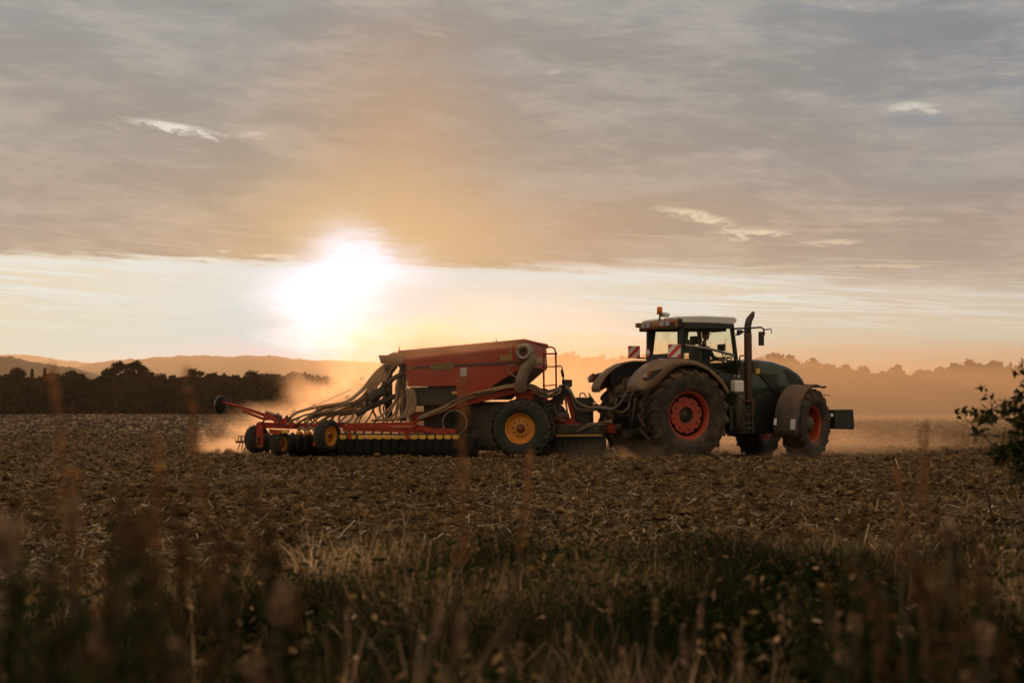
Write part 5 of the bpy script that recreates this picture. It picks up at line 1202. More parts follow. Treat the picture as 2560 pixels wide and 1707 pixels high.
# ------------------------------------------------------------------ the driver, seated in the cab
MT['shirt'] = dusty("dark_blue_shirt", (0.030, 0.038, 0.060), 0.9, dust=0.05)
MT['skin'] = dusty("skin", (0.36, 0.20, 0.14), 0.6, dust=0.0)
MT['cap'] = dusty("grey_cap", (0.12, 0.12, 0.115), 0.9, dust=0.05)
MT['trousers'] = dusty("dark_trousers", (0.030, 0.030, 0.034), 0.9, dust=0.1)
def skin_mesh(name, joints, edges, rootv, mat, loc, rot, levels=1):
    me = bpy.data.meshes.new(name); me.from_pydata([j[0] for j in joints], edges, []); o = bpy.data.objects.new(name, me); COL.objects.link(o)
    md = o.modifiers.new('skin', 'SKIN')
    for v, j in zip(me.skin_vertices[0].data, joints):
        r = j[1]; v.radius = (r, r) if not isinstance(r, tuple) else r
    me.skin_vertices[0].data[rootv].use_root = True
    sb = o.modifiers.new('sub', 'SUBSURF'); sb.levels = levels; sb.render_levels = levels
    bpy.context.view_layer.update(); dg_ = bpy.context.evaluated_depsgraph_get(); m2 = bpy.data.meshes.new_from_object(o.evaluated_get(dg_))
    bpy.data.objects.remove(o); m2.name = name; m2.materials.clear(); m2.polygons.foreach_set('use_smooth', [True] * len(m2.polygons))
    return link(name, m2, mat, None, loc, rot)
# local frame as the tractor's: x forward, y left, z up from the seat cushion (hips at the origin)
SEAT_Z = 2.14
J = [((0, 0, 0.10), (0.17, 0.14)), ((-0.03, 0, 0.28), (0.16, 0.14)), ((-0.03, 0, 0.44), (0.18, 0.14)), ((-0.02, 0, 0.55), (0.10, 0.08)), ((0.0, 0, 0.62), 0.055), ((0.02, 0, 0.70), 0.06)]
E = [(0, 1), (1, 2), (2, 3), (3, 4), (4, 5)]
def chain(start, pts):
    prev = start
    for p, r in pts: J.append((p, r)); E.append((prev, len(J) - 1)); prev = len(J) - 1
    return prev
for s in (-1, 1):
    chain(0, [((0.06, s * 0.10, 0.06), 0.09), ((0.46, s * 0.15, 0.10), 0.068), ((0.50, s * 0.16, -0.05), 0.058), ((0.58, s * 0.16, -0.36), 0.042), ((0.72, s * 0.17, -0.40), 0.035)])
    w = chain(2, [((-0.01, s * 0.20, 0.49), 0.06), ((0.10, s * 0.26, 0.26), 0.056), ((0.34, s * 0.22, 0.22), 0.043), ((0.50, s * 0.19, 0.26), 0.026), ((0.56, s * 0.185, 0.28), (0.035, 0.018))])
    for k, (dy, ln) in enumerate(((-0.030, 0.055), (-0.010, 0.065), (0.010, 0.062), (0.028, 0.048))):      # fingers curled over the wheel rim
        chain(w, [((0.59, s * 0.185 + dy, 0.30), 0.009), ((0.59 + ln * 0.5, s * 0.185 + dy, 0.285), 0.009), ((0.58 + ln * 0.4, s * 0.185 + dy, 0.25), 0.008)])
    chain(w, [((0.55, s * 0.15, 0.30), 0.010), ((0.59, s * 0.135, 0.30), 0.009)])
ploc = T0 + d_f * (SX - 0.02) + Vector((0, 0, SEAT_Z))
driver = skin_mesh('person', J, E, 0, [MT['shirt']], ploc, (0, 0, PSI))
tag(driver, 'driver in a dark blue shirt and grey cap sitting in the tractor cab', 'person')
def head_bm():
    bm = bmesh.new(); bmesh.ops.create_uvsphere(bm, u_segments=28, v_segments=20, radius=1.0)
    for v in bm.verts:
        x, y, z = v.co; jaw = max(0.0, -z)
        px_ = x * 0.098 * (1 - 0.10 * jaw); py_ = y * 0.076 * (1 - 0.28 * jaw); pz_ = z * 0.118
        if x > 0:
            px_ += 0.012 * math.exp(-((z + 0.85) / 0.3) ** 2)                                   # chin
            px_ += 0.024 * math.exp(-(y / 0.16) ** 2 - ((z + 0.22) / 0.20) ** 2)                # nose
            px_ -= 0.010 * math.exp(-((abs(y) - 0.38) / 0.18) ** 2 - ((z - 0.05) / 0.14) ** 2)  # eye sockets
            px_ += 0.006 * math.exp(-(y / 0.25) ** 2 - ((z + 0.55) / 0.08) ** 2)                # lips
        if abs(y) > 0.9 and abs(x) < 0.25 and -0.3 < z < 0.2: py_ *= 1.16                       # ears
        v.co = (px_, py_, pz_); 
    for f in bm.faces: f.smooth = True
    return bm
hd = bm_obj('head', head_bm(), MT['skin'], driver, (0.045, 0, 0.80))
for s in (-1, 1):
    bm = bmesh.new(); bmesh.ops.create_uvsphere(bm, u_segments=10, v_segments=8, radius=0.012); bm_obj('eye', bm, MT['clean_black'], hd, (0.082, s * 0.030, 0.008))
bm = bmesh.new(); bmesh.ops.create_uvsphere(bm, u_segments=24, v_segments=14, radius=1.0)
for v in bm.verts: v.co = (v.co.x * 0.108, v.co.y * 0.086, max(v.co.z, -0.05) * 0.095 + 0.038)
lathe_b = bmesh.ops.create_circle(bm, cap_ends=True, segments=20, radius=1.0)
for v in lathe_b['verts']: v.co = (0.115 + v.co.x * 0.065, v.co.y * 0.070, 0.042 - max(0, v.co.x) * 0.012)
bm_obj('cap', bm, MT['cap'], hd)
def hands_mat():
    """bare forearms and hands: the body mesh past the elbows takes skin"""
    me = driver.data; me.materials.append(MT['skin']); me.materials.append(MT['trousers'])
    for p in me.polygons:
        c = p.center
        if c.x > 0.22 and c.z > 0.19: p.material_index = 1
        elif c.z < 0.17 and not (c.x > 0.3 and c.z > 0.19): p.material_index = 2
        elif c.z > 0.60: p.material_index = 1
hands_mat()
# ------------------------------------------------------------------ loose clods and straw on the tilled soil
rs = np.random.RandomState(21)
def scatter_field(n, y0, y1, pw=1.0):
    """points over the visible field, denser towards the camera"""
    u = rs.rand(n); Y = (y0 ** (1 - pw) + u * (y1 ** (1 - pw) - y0 ** (1 - pw))) ** (1 / (1 - pw)) if pw != 1.0 else y0 * (y1 / y0) ** u
    X_ = rs.uniform(-0.42, 0.42, n) * Y + np.where(rs.rand(n) < 0.12, rs.uniform(-6, 6, n), rs.uniform(-0.5, 0.5, n)); return X_, Y
def build_clods(n=60000):
    X_, Y = scatter_field(n, 6.5, 62, 1.25); keep = fbm(X_ / 0.9, Y / 0.7, 2, 71) > 0.44; X_, Y = X_[keep], Y[keep]; n = len(X_)
    s = rs.gamma(2.0, 0.011, n) + 0.010; s = np.minimum(s, 0.085) * (0.8 + Y / 60)
    base = np.array([(1, 0, 0), (0.3, 1, 0.1), (-0.9, 0.5, 0), (-0.8, -0.6, 0.1), (0.35, -1, 0), (0.5, 0.2, 0.75), (-0.35, 0.35, 0.85), (-0.2, -0.45, 0.7), (0, 0, -0.6)], float)
    F = np.array([(0, 1, 5), (1, 6, 5), (1, 2, 6), (2, 3, 6), (3, 7, 6), (3, 4, 7), (4, 0, 7), (0, 5, 7), (5, 6, 7), (1, 0, 8), (2, 1, 8), (3, 2, 8), (4, 3, 8), (0, 4, 8)])
    v = base[None] * rs.uniform(0.65, 1.35, (n, 9, 3)); a = rs.uniform(0, 6.28, n); ca, sa_ = np.cos(a)[:, None], np.sin(a)[:, None]
    x = v[..., 0] * ca - v[..., 1] * sa_; y = v[..., 0] * sa_ + v[..., 1] * ca
    co = np.stack([x * s[:, None] + X_[:, None], y * s[:, None] + Y[:, None], v[..., 2] * s[:, None] * 0.8 + ground_h(X_, Y)[:, None] + s[:, None] * 0.15], -1)
    fc = F[None] + (np.arange(n) * 9)[:, None, None]
    return np_mesh("soil_clods", co.reshape(-1, 3), fc.reshape(-1, 3), np.repeat(rs.rand(n), 9), False)
tag(link("soil_clods", build_clods(), m_soil), 'loose brown clods strewn over the tilled field', 'soil', kind='stuff')
def build_far_clods(n=30000):
    """coarser lumps and straw tufts that carry the field's texture out to the wood"""
    Y = 48 * (330 / 48) ** rs.rand(n); X_ = rs.uniform(-0.42, 0.42, n) * Y; a = rs.uniform(0, 6.28, n); s = rs.uniform(0.05, 0.15, n) * (0.6 + Y / 110)
    z = ground_h(X_, Y); h = s * rs.uniform(0.35, 1.0, n) * 0.8
    base = [np.stack([X_ + np.cos(a + k * 1.57) * s * (1.0 if k % 2 else 1.8), Y + np.sin(a + k * 1.57) * s, z - 0.05], -1) for k in range(4)] + [np.stack([X_, Y, z + h], -1)]
    co = np.stack(base, 1); F = np.array([(0, 1, 4), (1, 2, 4), (2, 3, 4), (3, 0, 4)]); fc = F[None] + (np.arange(n) * 5)[:, None, None]
    return np_mesh("soil_clods", co.reshape(-1, 3), fc.reshape(-1, 3), np.repeat(np.clip(rs.beta(1.2, 2.4, n), 0, 1), 5), False)
m_far = tinted("far_clods", [(0.0, (0.012, 0.007, 0.004)), (0.35, (0.060, 0.036, 0.018)), (0.7, (0.17, 0.11, 0.055)), (1.0, (0.42, 0.32, 0.19))], 0.95)
tag(link("soil_clods", build_far_clods(), m_far), 'distant lumps of soil and straw reaching to the far woods', 'soil', kind='stuff')
m_straw = tinted("straw", [(0.0, (0.11, 0.070, 0.034)), (0.45, (0.28, 0.20, 0.11)), (0.8, (0.52, 0.42, 0.28)), (1.0, (0.70, 0.62, 0.48))], 0.8)
def strips(X_, Y, Z, dirs, L_, W_, curl, tint, seg=3, name="straw", updir=None):
    """bent tapering strips: position, unit direction, length, width, sideways sag"""
    n = len(X_); P = np.stack([X_, Y, Z], -1); d = dirs; side = np.cross(d, np.array([0, 0, 1.0]) + rs.normal(0, 0.25, (n, 3))); side /= np.linalg.norm(side, axis=1)[:, None] + 1e-9
    vs = []
    for k in range(seg + 1):
        t = k / seg; c = P + d * (L_ * t)[:, None] + curl * (t * t)[..., None] if np.ndim(t) else P + d * (L_ * t)[:, None] + curl * (t * t)
        w = (W_ * (1.0 if updir is None else (1.0 - 0.85 * t)))[:, None] * 0.5
        vs += [c - side * w, c + side * w]
    co = np.stack(vs, 1); m = 2 * (seg + 1); b = (np.arange(n) * m)[:, None]
    f = np.concatenate([b + np.array([[2 * k, 2 * k + 1, 2 * k + 3, 2 * k + 2]]) for k in range(seg)], 0)
    return np_mesh(name, co.reshape(-1, 3), f, np.repeat(tint, m), True)
def build_straw(n=34000):
    X_, Y = scatter_field(n, 7.0, 75, 1.35)
    den = fbm(X_ / 1.7, Y / 1.1, 3, 41); keep = (den > 0.40 + 0.22 * rs.rand(n)); X_, Y = X_[keep], Y[keep]; n = len(X_)
    a = rs.uniform(0, math.pi * 2, n); el = np.abs(rs.normal(0.0, 0.13, n)); up = rs.rand(n) < 0.035; el[up] = rs.uniform(0.5, 1.3, up.sum())
    d = np.stack([np.cos(a) * np.cos(el), np.sin(a) * np.cos(el), np.sin(el)], -1)
    L_ = rs.gamma(2.0, 0.036, n) + 0.025; L_ = np.minimum(L_, 0.30); W_ = rs.uniform(0.004, 0.009, n) * (0.8 + Y / 28)
    curl = rs.normal(0, 0.018, (n, 3)); Z = ground_h(X_, Y) + rs.uniform(0.012, 0.05, n)
    return strips(X_, Y, Z, d, L_, W_, curl, np.clip(rs.beta(1.6, 2.2, n) + 0.05, 0, 1), 2, "straw_litter")
tag(link("straw_litter", build_straw(), m_straw), 'pale chopped straw and stubble scattered on the brown field', 'straw', kind='stuff')

# ------------------------------------------------------------------ rough grass verge before the camera
m_grass = tinted("verge_grass", [(0.0, (0.012, 0.018, 0.007)), (0.28, (0.036, 0.040, 0.016)), (0.52, (0.140, 0.098, 0.046)), (0.75, (0.44, 0.30, 0.16)), (1.0, (0.78, 0.60, 0.40))], 0.8, 0.40)
def verge_edge(X_):
    """how far out the verge reaches, by x"""
    u = np.asarray(X_, float)
    return 7.4 + 2.2 * np.clip((u + 1.6) / 1.4, 0, 1) + 0.9 * (fbm(u / 1.3, u * 0 + 3, 3, 61) - 0.5) * 2 + 0.9 * np.clip((u - 2.0) / 2.0, 0, 1)
def build_verge(n=190000):
    Y = rs.uniform(1.9, 11.0, n) ** 1.0; X_ = rs.uniform(-0.46, 0.46, n) * Y + np.where(rs.rand(n) < 0.28, rs.uniform(-5, 5, n), rs.uniform(-0.6, 0.6, n)); E_ = verge_edge(X_)
    tuft = fbm(X_ / 0.45, Y / 0.45, 3, 81); keep = (Y < E_) & (tuft > 0.33 + 0.20 * rs.rand(n)); X_, Y, E_, tuft = X_[keep], Y[keep], E_[keep], tuft[keep]; n = len(X_)
    edge_ = np.clip((Y - (E_ - 2.0)) / 2.0, 0, 1)
    a = rs.uniform(0, 2 * math.pi, n); lean = np.abs(rs.normal(0.50, 0.42, n)); d = np.stack([np.cos(a) * np.sin(lean), np.sin(a) * np.sin(lean), np.cos(lean)], -1)
    L_ = (0.13 + 0.30 * tuft + rs.gamma(1.5, 0.035, n)) * (1 - 0.45 * edge_) * (0.75 + 0.5 * fbm(X_ / 1.9, Y / 1.9, 2, 95)); L_ *= np.where(Y < 3.2, 0.75, 1.0)
    W_ = rs.uniform(0.003, 0.007, n) * 1.3; curl = np.stack([np.cos(a), np.sin(a), -np.ones(n)], -1) * (L_ * rs.uniform(0.05, 0.55, n))[:, None] * np.array([0.6, 0.6, 0.7])
    dry = np.clip(0.20 + 0.46 * edge_ + 0.85 * (fbm(X_ / 0.8, Y / 1.1, 3, 91) - 0.50) * 2 + rs.normal(0, 0.15, n) + (rs.rand(n) < 0.06) * 0.45, 0, 1)
    return strips(X_, Y, ground_h(X_, Y) - 0.02, d, L_, W_, curl, dry, 3, "verge_grass", updir=1)
tag(link("verge_grass", build_verge(), m_grass), 'rough half dry grass along the near edge of the field', 'grass', kind='stuff')
def build_herbs(n=26000):
    """ground cover of small leaves low in the verge"""
    Y = rs.uniform(1.9, 10.0, n); X_ = rs.uniform(-0.46, 0.46, n) * Y; E_ = verge_edge(X_) - 0.6
    cl = fbm(X_ / 0.6, Y / 0.6, 3, 121); keep = (Y < E_) & (cl > 0.48); X_, Y, cl = X_[keep], Y[keep], cl[keep]; n = len(X_)
    Z = ground_h(X_, Y) + rs.uniform(0.02, 0.30, n) * (0.4 + cl * 1.2) ; u = rs.normal(size=(n, 3)); u[:, 2] *= 0.5; u /= np.linalg.norm(u, axis=1)[:, None]
    w = np.cross(u, rs.normal(size=(n, 3))); w /= np.linalg.norm(w, axis=1)[:, None]; s = rs.uniform(0.010, 0.030, n)[:, None]; c = np.stack([X_, Y, Z], -1)
    q = np.stack([c - u * s, c + w * s * 0.45, c + u * s, c - w * s * 0.45], 1).reshape(-1, 3)
    return np_mesh("low_herbs", q, np.arange(len(q)).reshape(-1, 4), np.repeat(np.clip(rs.normal(0.30, 0.18, n) + (rs.rand(n) < 0.02) * 0.4, 0, 1), 4), False)
tag(link("low_herbs", build_herbs(), m_grass), 'small dark leaves of low herbs among the verge grass', 'ground cover', kind='stuff')

# ------------------------------------------------------------------ single tall weeds close to the camera (out of focus in the photo)
m_dock = tinted("dock_seed", [(0.0, (0.024, 0.016, 0.008)), (0.5, (0.080, 0.046, 0.020)), (1.0, (0.22, 0.130, 0.062))], 0.8, 0.35)
m_rust = tinted('rusty_seed', [(0.0, (0.12, 0.055, 0.020)), (0.6, (0.27, 0.125, 0.050)), (1.0, (0.45, 0.24, 0.105))], 0.8, 0.6)
m_green = tinted("weed_leaf", [(0.0, (0.008, 0.013, 0.006)), (0.5, (0.034, 0.042, 0.016)), (0.85, (0.10, 0.085, 0.030)), (1.0, (0.20, 0.13, 0.05))], 0.7, 0.30)
m_pale = tinted("pale_seed_head", [(0.0, (0.08, 0.05, 0.028)), (0.5, (0.22, 0.145, 0.090)), (1.0, (0.50, 0.37, 0.27))], 0.9, 0.4)
m_stem, g = new_mat("weed_stem"); bsdf(g, (0.060, 0.036, 0.015), 0.8)
def leafcloud(c, r, n, s, tint_mu, long_=1.0, down=0.0):
    c = np.asarray(c)[None]; p = rs.normal(size=(n, 3)); p /= np.linalg.norm(p, axis=1)[:, None]; p = p * (rs.rand(n) ** 0.4)[:, None] * np.asarray(r)[None] + c
    u = rs.normal(size=(n, 3)); u[:, 2] -= down; u /= np.linalg.norm(u, axis=1)[:, None]; w = np.cross(u, rs.normal(size=(n, 3))); w /= np.linalg.norm(w, axis=1)[:, None]
    k = s * rs.uniform(0.6, 1.4, n)[:, None]; q = np.stack([p - u * k * long_, p + w * k * 0.5, p + u * k * long_, p - w * k * 0.5], 1).reshape(-1, 3)
    return q, np.repeat(np.clip(rs.normal(tint_mu, 0.2, n), 0, 1), 4)
def weed(kind, px, Y, top_py, label, group, lean=0.0):
    """one plant rooted at (x, Y); its tip reaches the height seen at top_py"""
    X0 = (px - PW / 2) / FPX * Y; zb = float(ground_h(X0, Y)); H = max(0.25, at(px, top_py, Y).z - zb)
    nm = {'dock': 'dock_plant', 'leafy': 'leafy_weed', 'thistle': 'thistle_plant', 'reed': 'dry_grass_clump'}[kind]
    root = empty(nm, (X0 - lean * H, Y, zb)); tag(root, label, 'weed', group)
    b = [Vector((0, 0, -0.03)), Vector((lean * H * 0.3 + rs.normal(0, 0.01), rs.normal(0, 0.01), H * 0.4)), Vector((lean * H * 0.7, 0, H * 0.75)), Vector((lean * H, 0, H))]
    bm = bmesh.new(); tube(bm, b, [0.0055, 0.0045, 0.0032, 0.0015], 6)
    at_ = lambda t: b[0].lerp(b[1], t / 0.4) if t < 0.4 else (b[1].lerp(b[2], (t - 0.4) / 0.35) if t < 0.75 else b[2].lerp(b[3], (t - 0.75) / 0.25))
    qs, ts = [], []; ql, tl = [], []
    slim = top_py < 1180
    if kind == 'dock':
        for k in range(0 if slim else 7):
            t = 0.55 + 0.06 * k; p = at_(min(1, t)); a = rs.uniform(0, 6.28); e = p + Vector((math.cos(a) * 0.05, math.sin(a) * 0.05, 0.09)); tube(bm, [p, e], [0.003, 0.0015], 5)
            for j in range(3): q, t_ = leafcloud(tuple(p.lerp(e, 0.3 + j * 0.35)), (0.014, 0.014, 0.02), 26, 0.0055, 0.5); qs.append(q); ts.append(t_)
        for k in range(10): q, t_ = leafcloud(tuple(at_((0.76 + 0.025 * k) if slim else (0.62 + 0.038 * k))), (0.007, 0.007, 0.016) if slim else (0.012, 0.012, 0.018), 14 if slim else 26, 0.005, 0.55); qs.append(q); ts.append(t_)
        for k in range(4): q, t_ = leafcloud(tuple(at_(0.15 + 0.1 * k)), (0.05, 0.05, 0.03), 5, 0.035, 0.4, 1.3); ql.append(q); tl.append(t_)
        mats = m_rust if slim else m_dock
    elif kind == 'leafy':
        for k in range(22):
            t = 0.10 + 0.88 * k / 22; q, t_ = leafcloud(tuple(at_(t)), (0.075 * (1.15 - t), 0.075 * (1.15 - t), 0.035), 11, 0.026 * (1.25 - t), 0.35, 1.25, 0.5); ql.append(q); tl.append(t_)
        q, t_ = leafcloud(tuple(at_(0.99)), (0.014, 0.014, 0.03), 30, 0.006, 0.45); qs.append(q); ts.append(t_); mats = m_dock
    elif kind == 'thistle':
        for k in range(14): q, t_ = leafcloud(tuple(at_(0.1 + 0.055 * k)), (0.04, 0.04, 0.02), 6, 0.024, 0.3, 1.4, 0.3); ql.append(q); tl.append(t_)
        for k in range(3):
            p = at_(1.0 - 0.10 * k) + Vector((0.022 * k * (-1) ** k, 0, 0)); q, t_ = leafcloud(tuple(p), (0.013, 0.013, 0.024), 60, 0.007, 0.45); link('seed_head', np_mesh('seed_head', q, np.arange(len(q)).reshape(-1, 4), t_, False), m_pale, root)
            if k: tube(bm, [at_(0.8 - 0.1 * k), p], [0.003, 0.002], 5)
        mats = m_pale
    else:
        bl = []
        for k in range(9):
            a_ = rs.uniform(0, 6.28); hh = H * rs.uniform(0.45, 1.0); ln = rs.uniform(0.05, 0.4) * hh; dirx, diry = math.cos(a_), math.sin(a_); w_ = rs.uniform(0.0025, 0.006); prev = None
            for j in range(6):
                t = j / 5.0; c = np.array([dirx * ln * t * t + lean * hh * t, diry * ln * t * t, hh * (t - 0.25 * t * t * (ln / hh) * 2)]); sd_ = np.array([-diry, dirx, 0]) * w_ * (1 - 0.85 * t)
                if prev is not None: bl.append([prev[0], prev[1], c + sd_, c - sd_])
                prev = (c - sd_, c + sd_)
        q = np.array(bl).reshape(-1, 3); link('blades', np_mesh('blades', q, np.arange(len(q)).reshape(-1, 4), np.repeat(np.clip(rs.normal(0.62, 0.15, len(bl)), 0, 1), 4), False), m_pale, root)
        q, t_ = leafcloud(tuple(at_(0.9)), (0.006, 0.006, 0.05), 26, 0.006, 0.5, 1.8, -0.8); qs.append(q); ts.append(t_); mats = m_pale
    bm_obj('stem', bm, m_stem, root)
    if qs: q = np.concatenate(qs); link('seed_head', np_mesh('seed_head', q, np.arange(len(q)).reshape(-1, 4), np.concatenate(ts), False), mats, root)
    if ql: q = np.concatenate(ql); link('leaves', np_mesh('leaves', q, np.arange(len(q)).reshape(-1, 4), np.concatenate(tl), False), m_green, root)
    return root
GA = 'tall weeds close to the camera on the left'; GB = 'tall weeds close to the camera on the right'; GC = 'weeds in the middle of the near verge'
R = random.Random(77)
def many(kind, lst, label, group):
    for i, (px, Y, top, lean) in enumerate(sorted(lst)): weed(kind, px, Y, top, NTH[i] + ' from the left of ' + label, group, lean)
weed('dock', 130, 2.1, 905, 'faint reddish stalk reaching up over the dark left wood', GA, -0.10)
weed('dock', 462, 2.4, 915, 'reddish stalk rising against the left wood near the marker disc', GA, -0.12)
weed('dock', 392, 2.2, 1070, 'reddish stalk just left of the dust at the drill tail', GA, -0.02)
weed('dock', 1158, 2.0, 940, 'single thin reddish stalk rising in front of the red hopper', GC, 0.01)
weed('dock', 1330, 3.0, 1120, 'short leaning stalk below the tractor hitch', GC, 0.10)
weed('dock', 192, 3.0, 1165, 'dark upright stalk alone on the open soil at left', GA, 0.0)
weed('thistle', 185, 1.9, 1285, 'pale topped weed before the left field, tallest pale head there', GA, 0.02)
weed('thistle', 2365, 2.2, 1325, 'pale pinkish seed head standing at the right before the field', GB, -0.03)
weed('dock', 2240, 3.2, 1165, 'dark brown spike left of the shrub, tip on the open soil', GB, -0.02)
weed('dock', 2318, 3.4, 1048, 'thin dry stalk leaning right before the dust left of the shrub', GB, 0.09)
weed('dock', 2296, 3.5, 1062, 'thin dry stalk leaning left beside the right-leaning one by the shrub', GB, -0.07)
many('dock', [(300 + i * 95 + R.uniform(-30, 30), R.uniform(1.5, 2.6), R.uniform(1230, 1370), R.uniform(-0.08, 0.08)) for i in range(5)], 'the out of focus dock stalks in the left verge', GA)
many('leafy', [(R.uniform(-20, 720), R.uniform(1.3, 2.6), R.uniform(1230, 1430), R.uniform(-0.15, 0.15)) for i in range(15)], 'the dark leafy weeds in the left verge', GA)
many('thistle', [(20, 1.2, 1360, 0.05), (705, 1.6, 1505, 0.05), (450, 1.5, 1650, 0)], 'the blurred pinkish seed heads in the left verge', GA)
many('reed', [(880, 3.2, 1480, 0.1), (1010, 3.6, 1420, -0.1), (1560, 3.0, 1620, 0.1), (1700, 3.4, 1560, -0.05), (1850, 3.0, 1560, 0.1), (1950, 4.0, 1500, 0.05), (2080, 3.4, 1520, -0.1), (2350, 3.2, 1500, 0.05), (600, 3.6, 1520, 0.0), (1130, 2.4, 1420, 0.25), (1190, 2.2, 1480, 0.3), (1250, 3.0, 1400, -0.05), (1640, 4.0, 1480, 0.1), (1520, 4.2, 1500, -0.1), (1760, 3.6, 1470, 0.2), (1420, 3.8, 1560, 0.05), (1300, 3.5, 1600, 0.05)], 'the bent pale dry grass clumps in the near verge', GC)
many('dock', [(2200 + i * 90, R.uniform(2.0, 3.2), R.uniform(1370, 1500), R.uniform(-0.08, 0.08)) for i in range(4)], 'the out of focus dock stalks in the right verge', GB)
many('leafy', [(R.uniform(1980, 2600), R.uniform(2.0, 3.6), R.uniform(1290, 1500), R.uniform(-0.12, 0.12)) for i in range(14)], 'the dark leafy weeds in the right verge', GB)
many('thistle', [(2130, 2.6, 1560, 0), (2450, 2.0, 1600, 0)], 'the blurred brownish seed heads in the right verge', GB)

# ------------------------------------------------------------------ leafy shrub reaching in from the right
SY = 8.0
def shrub():
    base = at(2660, 1500, SY); base.z = float(ground_h(base.x, SY)); root = empty('shrub', base); tag(root, 'dark leafy shrub reaching in from the right edge above the soil', 'shrub')
    lines = [[(2660, 1480), (2600, 1300), (2535, 1180), (2490, 1120), (2440, 1070), (2400, 1032)], [(2600, 1300), (2560, 1130), (2530, 1060), (2490, 1005), (2462, 980)],
             [(2650, 1300), (2620, 1120), (2570, 1030), (2540, 1010), (2470, 1060), (2452, 1040)], [(2660, 1400), (2640, 1100), (2600, 990), (2560, 995), (2500, 1010), (2480, 1030)],
             [(2640, 1100), (2610, 1000), (2580, 950), (2555, 935), (2548, 925)], [(2560, 1130), (2520, 1090), (2455, 1085), (2440, 1090)], [(2570, 1030), (2530, 1046), (2480, 1045), (2430, 1030)],
             [(2500, 1400), (2470, 1240), (2450, 1180), (2445, 1160)], [(2660, 1440), (2560, 1290), (2500, 1210)], [(2535, 1180), (2570, 1150), (2600, 1120)], [(2600, 990), (2570, 960), (2545, 965)], [(2660, 1300), (2620, 1060), (2590, 1010), (2545, 1080)]]
    lv = []; 
    for i, ln in enumerate(lines):
        P = [at(x, y, SY + 0.25 * math.sin(i * 2.1) + 0.1 * k * math.cos(i)) - base for k, (x, y) in enumerate(ln)]
        bm = bmesh.new(); r0 = 0.009 if i in (0, 3, 7, 8) else 0.005
        tube(bm, P, [r0 * (1 - 0.8 * k / (len(P) - 1)) for k in range(len(P))], 6); bm_obj('branch', bm, m_bark, root)
        if i in (7, 8): continue
        for a, b in zip(P[1:], P[2:]):
            L_ = (b - a).length
            for k in range(int(L_ / 0.026)):
                p = a.lerp(b, rs.rand()); lv.append(p + Vector(rs.normal(0, 0.016, 3)))
        for k in range(5): lv.append(P[-1] + Vector(rs.normal(0, 0.014, 3)))
    for cx, cy, n_, r_ in ((2545, 1125, 160, 0.10), (2590, 1165, 200, 0.14), (2500, 1135, 40, 0.04), (2630, 1100, 160, 0.12), (2558, 1050, 70, 0.05), (2520, 1030, 45, 0.04), (2462, 1040, 40, 0.035), (2550, 1000, 30, 0.03)):
        c = at(cx, cy, SY) - base
        for k in range(n_): lv.append(c + Vector(rs.normal(0, 1, 3)) * r_ * 0.5)
    n = len(lv); c = np.array([tuple(v) for v in lv]); u = rs.normal(size=(n, 3)); u /= np.linalg.norm(u, axis=1)[:, None]; w = np.cross(u, rs.normal(size=(n, 3))); w /= np.linalg.norm(w, axis=1)[:, None]
    s = rs.uniform(0.014, 0.030, n)[:, None]; nz = np.cross(u, w) * s * 0.25
    q = np.stack([c, c + u * s * 0.9 + w * s * 0.55 + nz, c + u * s * 2.2, c + u * s * 0.9 - w * s * 0.55 + nz], 1).reshape(-1, 3)
    link('leaves', np_mesh('leaves', q, np.arange(len(q)).reshape(-1, 4), np.repeat(np.clip(rs.normal(0.4, 0.2, n), 0, 1), 4), False), m_green, root)
shrub()
# ------------------------------------------------------------------ air
def box_mesh(name, x0, x1, y0, y1, z0, z1):
    me = bpy.data.meshes.new(name)
    me.from_pydata([(x, y, z) for z in (z0, z1) for y in (y0, y1) for x in (x0, x1)], [],
                   [(0, 2, 3, 1), (4, 5, 7, 6), (0, 1, 5, 4), (2, 6, 7, 3), (0, 4, 6, 2), (1, 3, 7, 5)]); return me
m_haze = volume("evening_haze", (0.95, 0.68, 0.46), 0.000055, 0.5)
tag(link("haze", box_mesh("haze", -27000, 27000, -9500, 27000, -7.0, 480.0), m_haze), 'thin warm evening haze over the whole landscape', 'haze', kind='stuff')
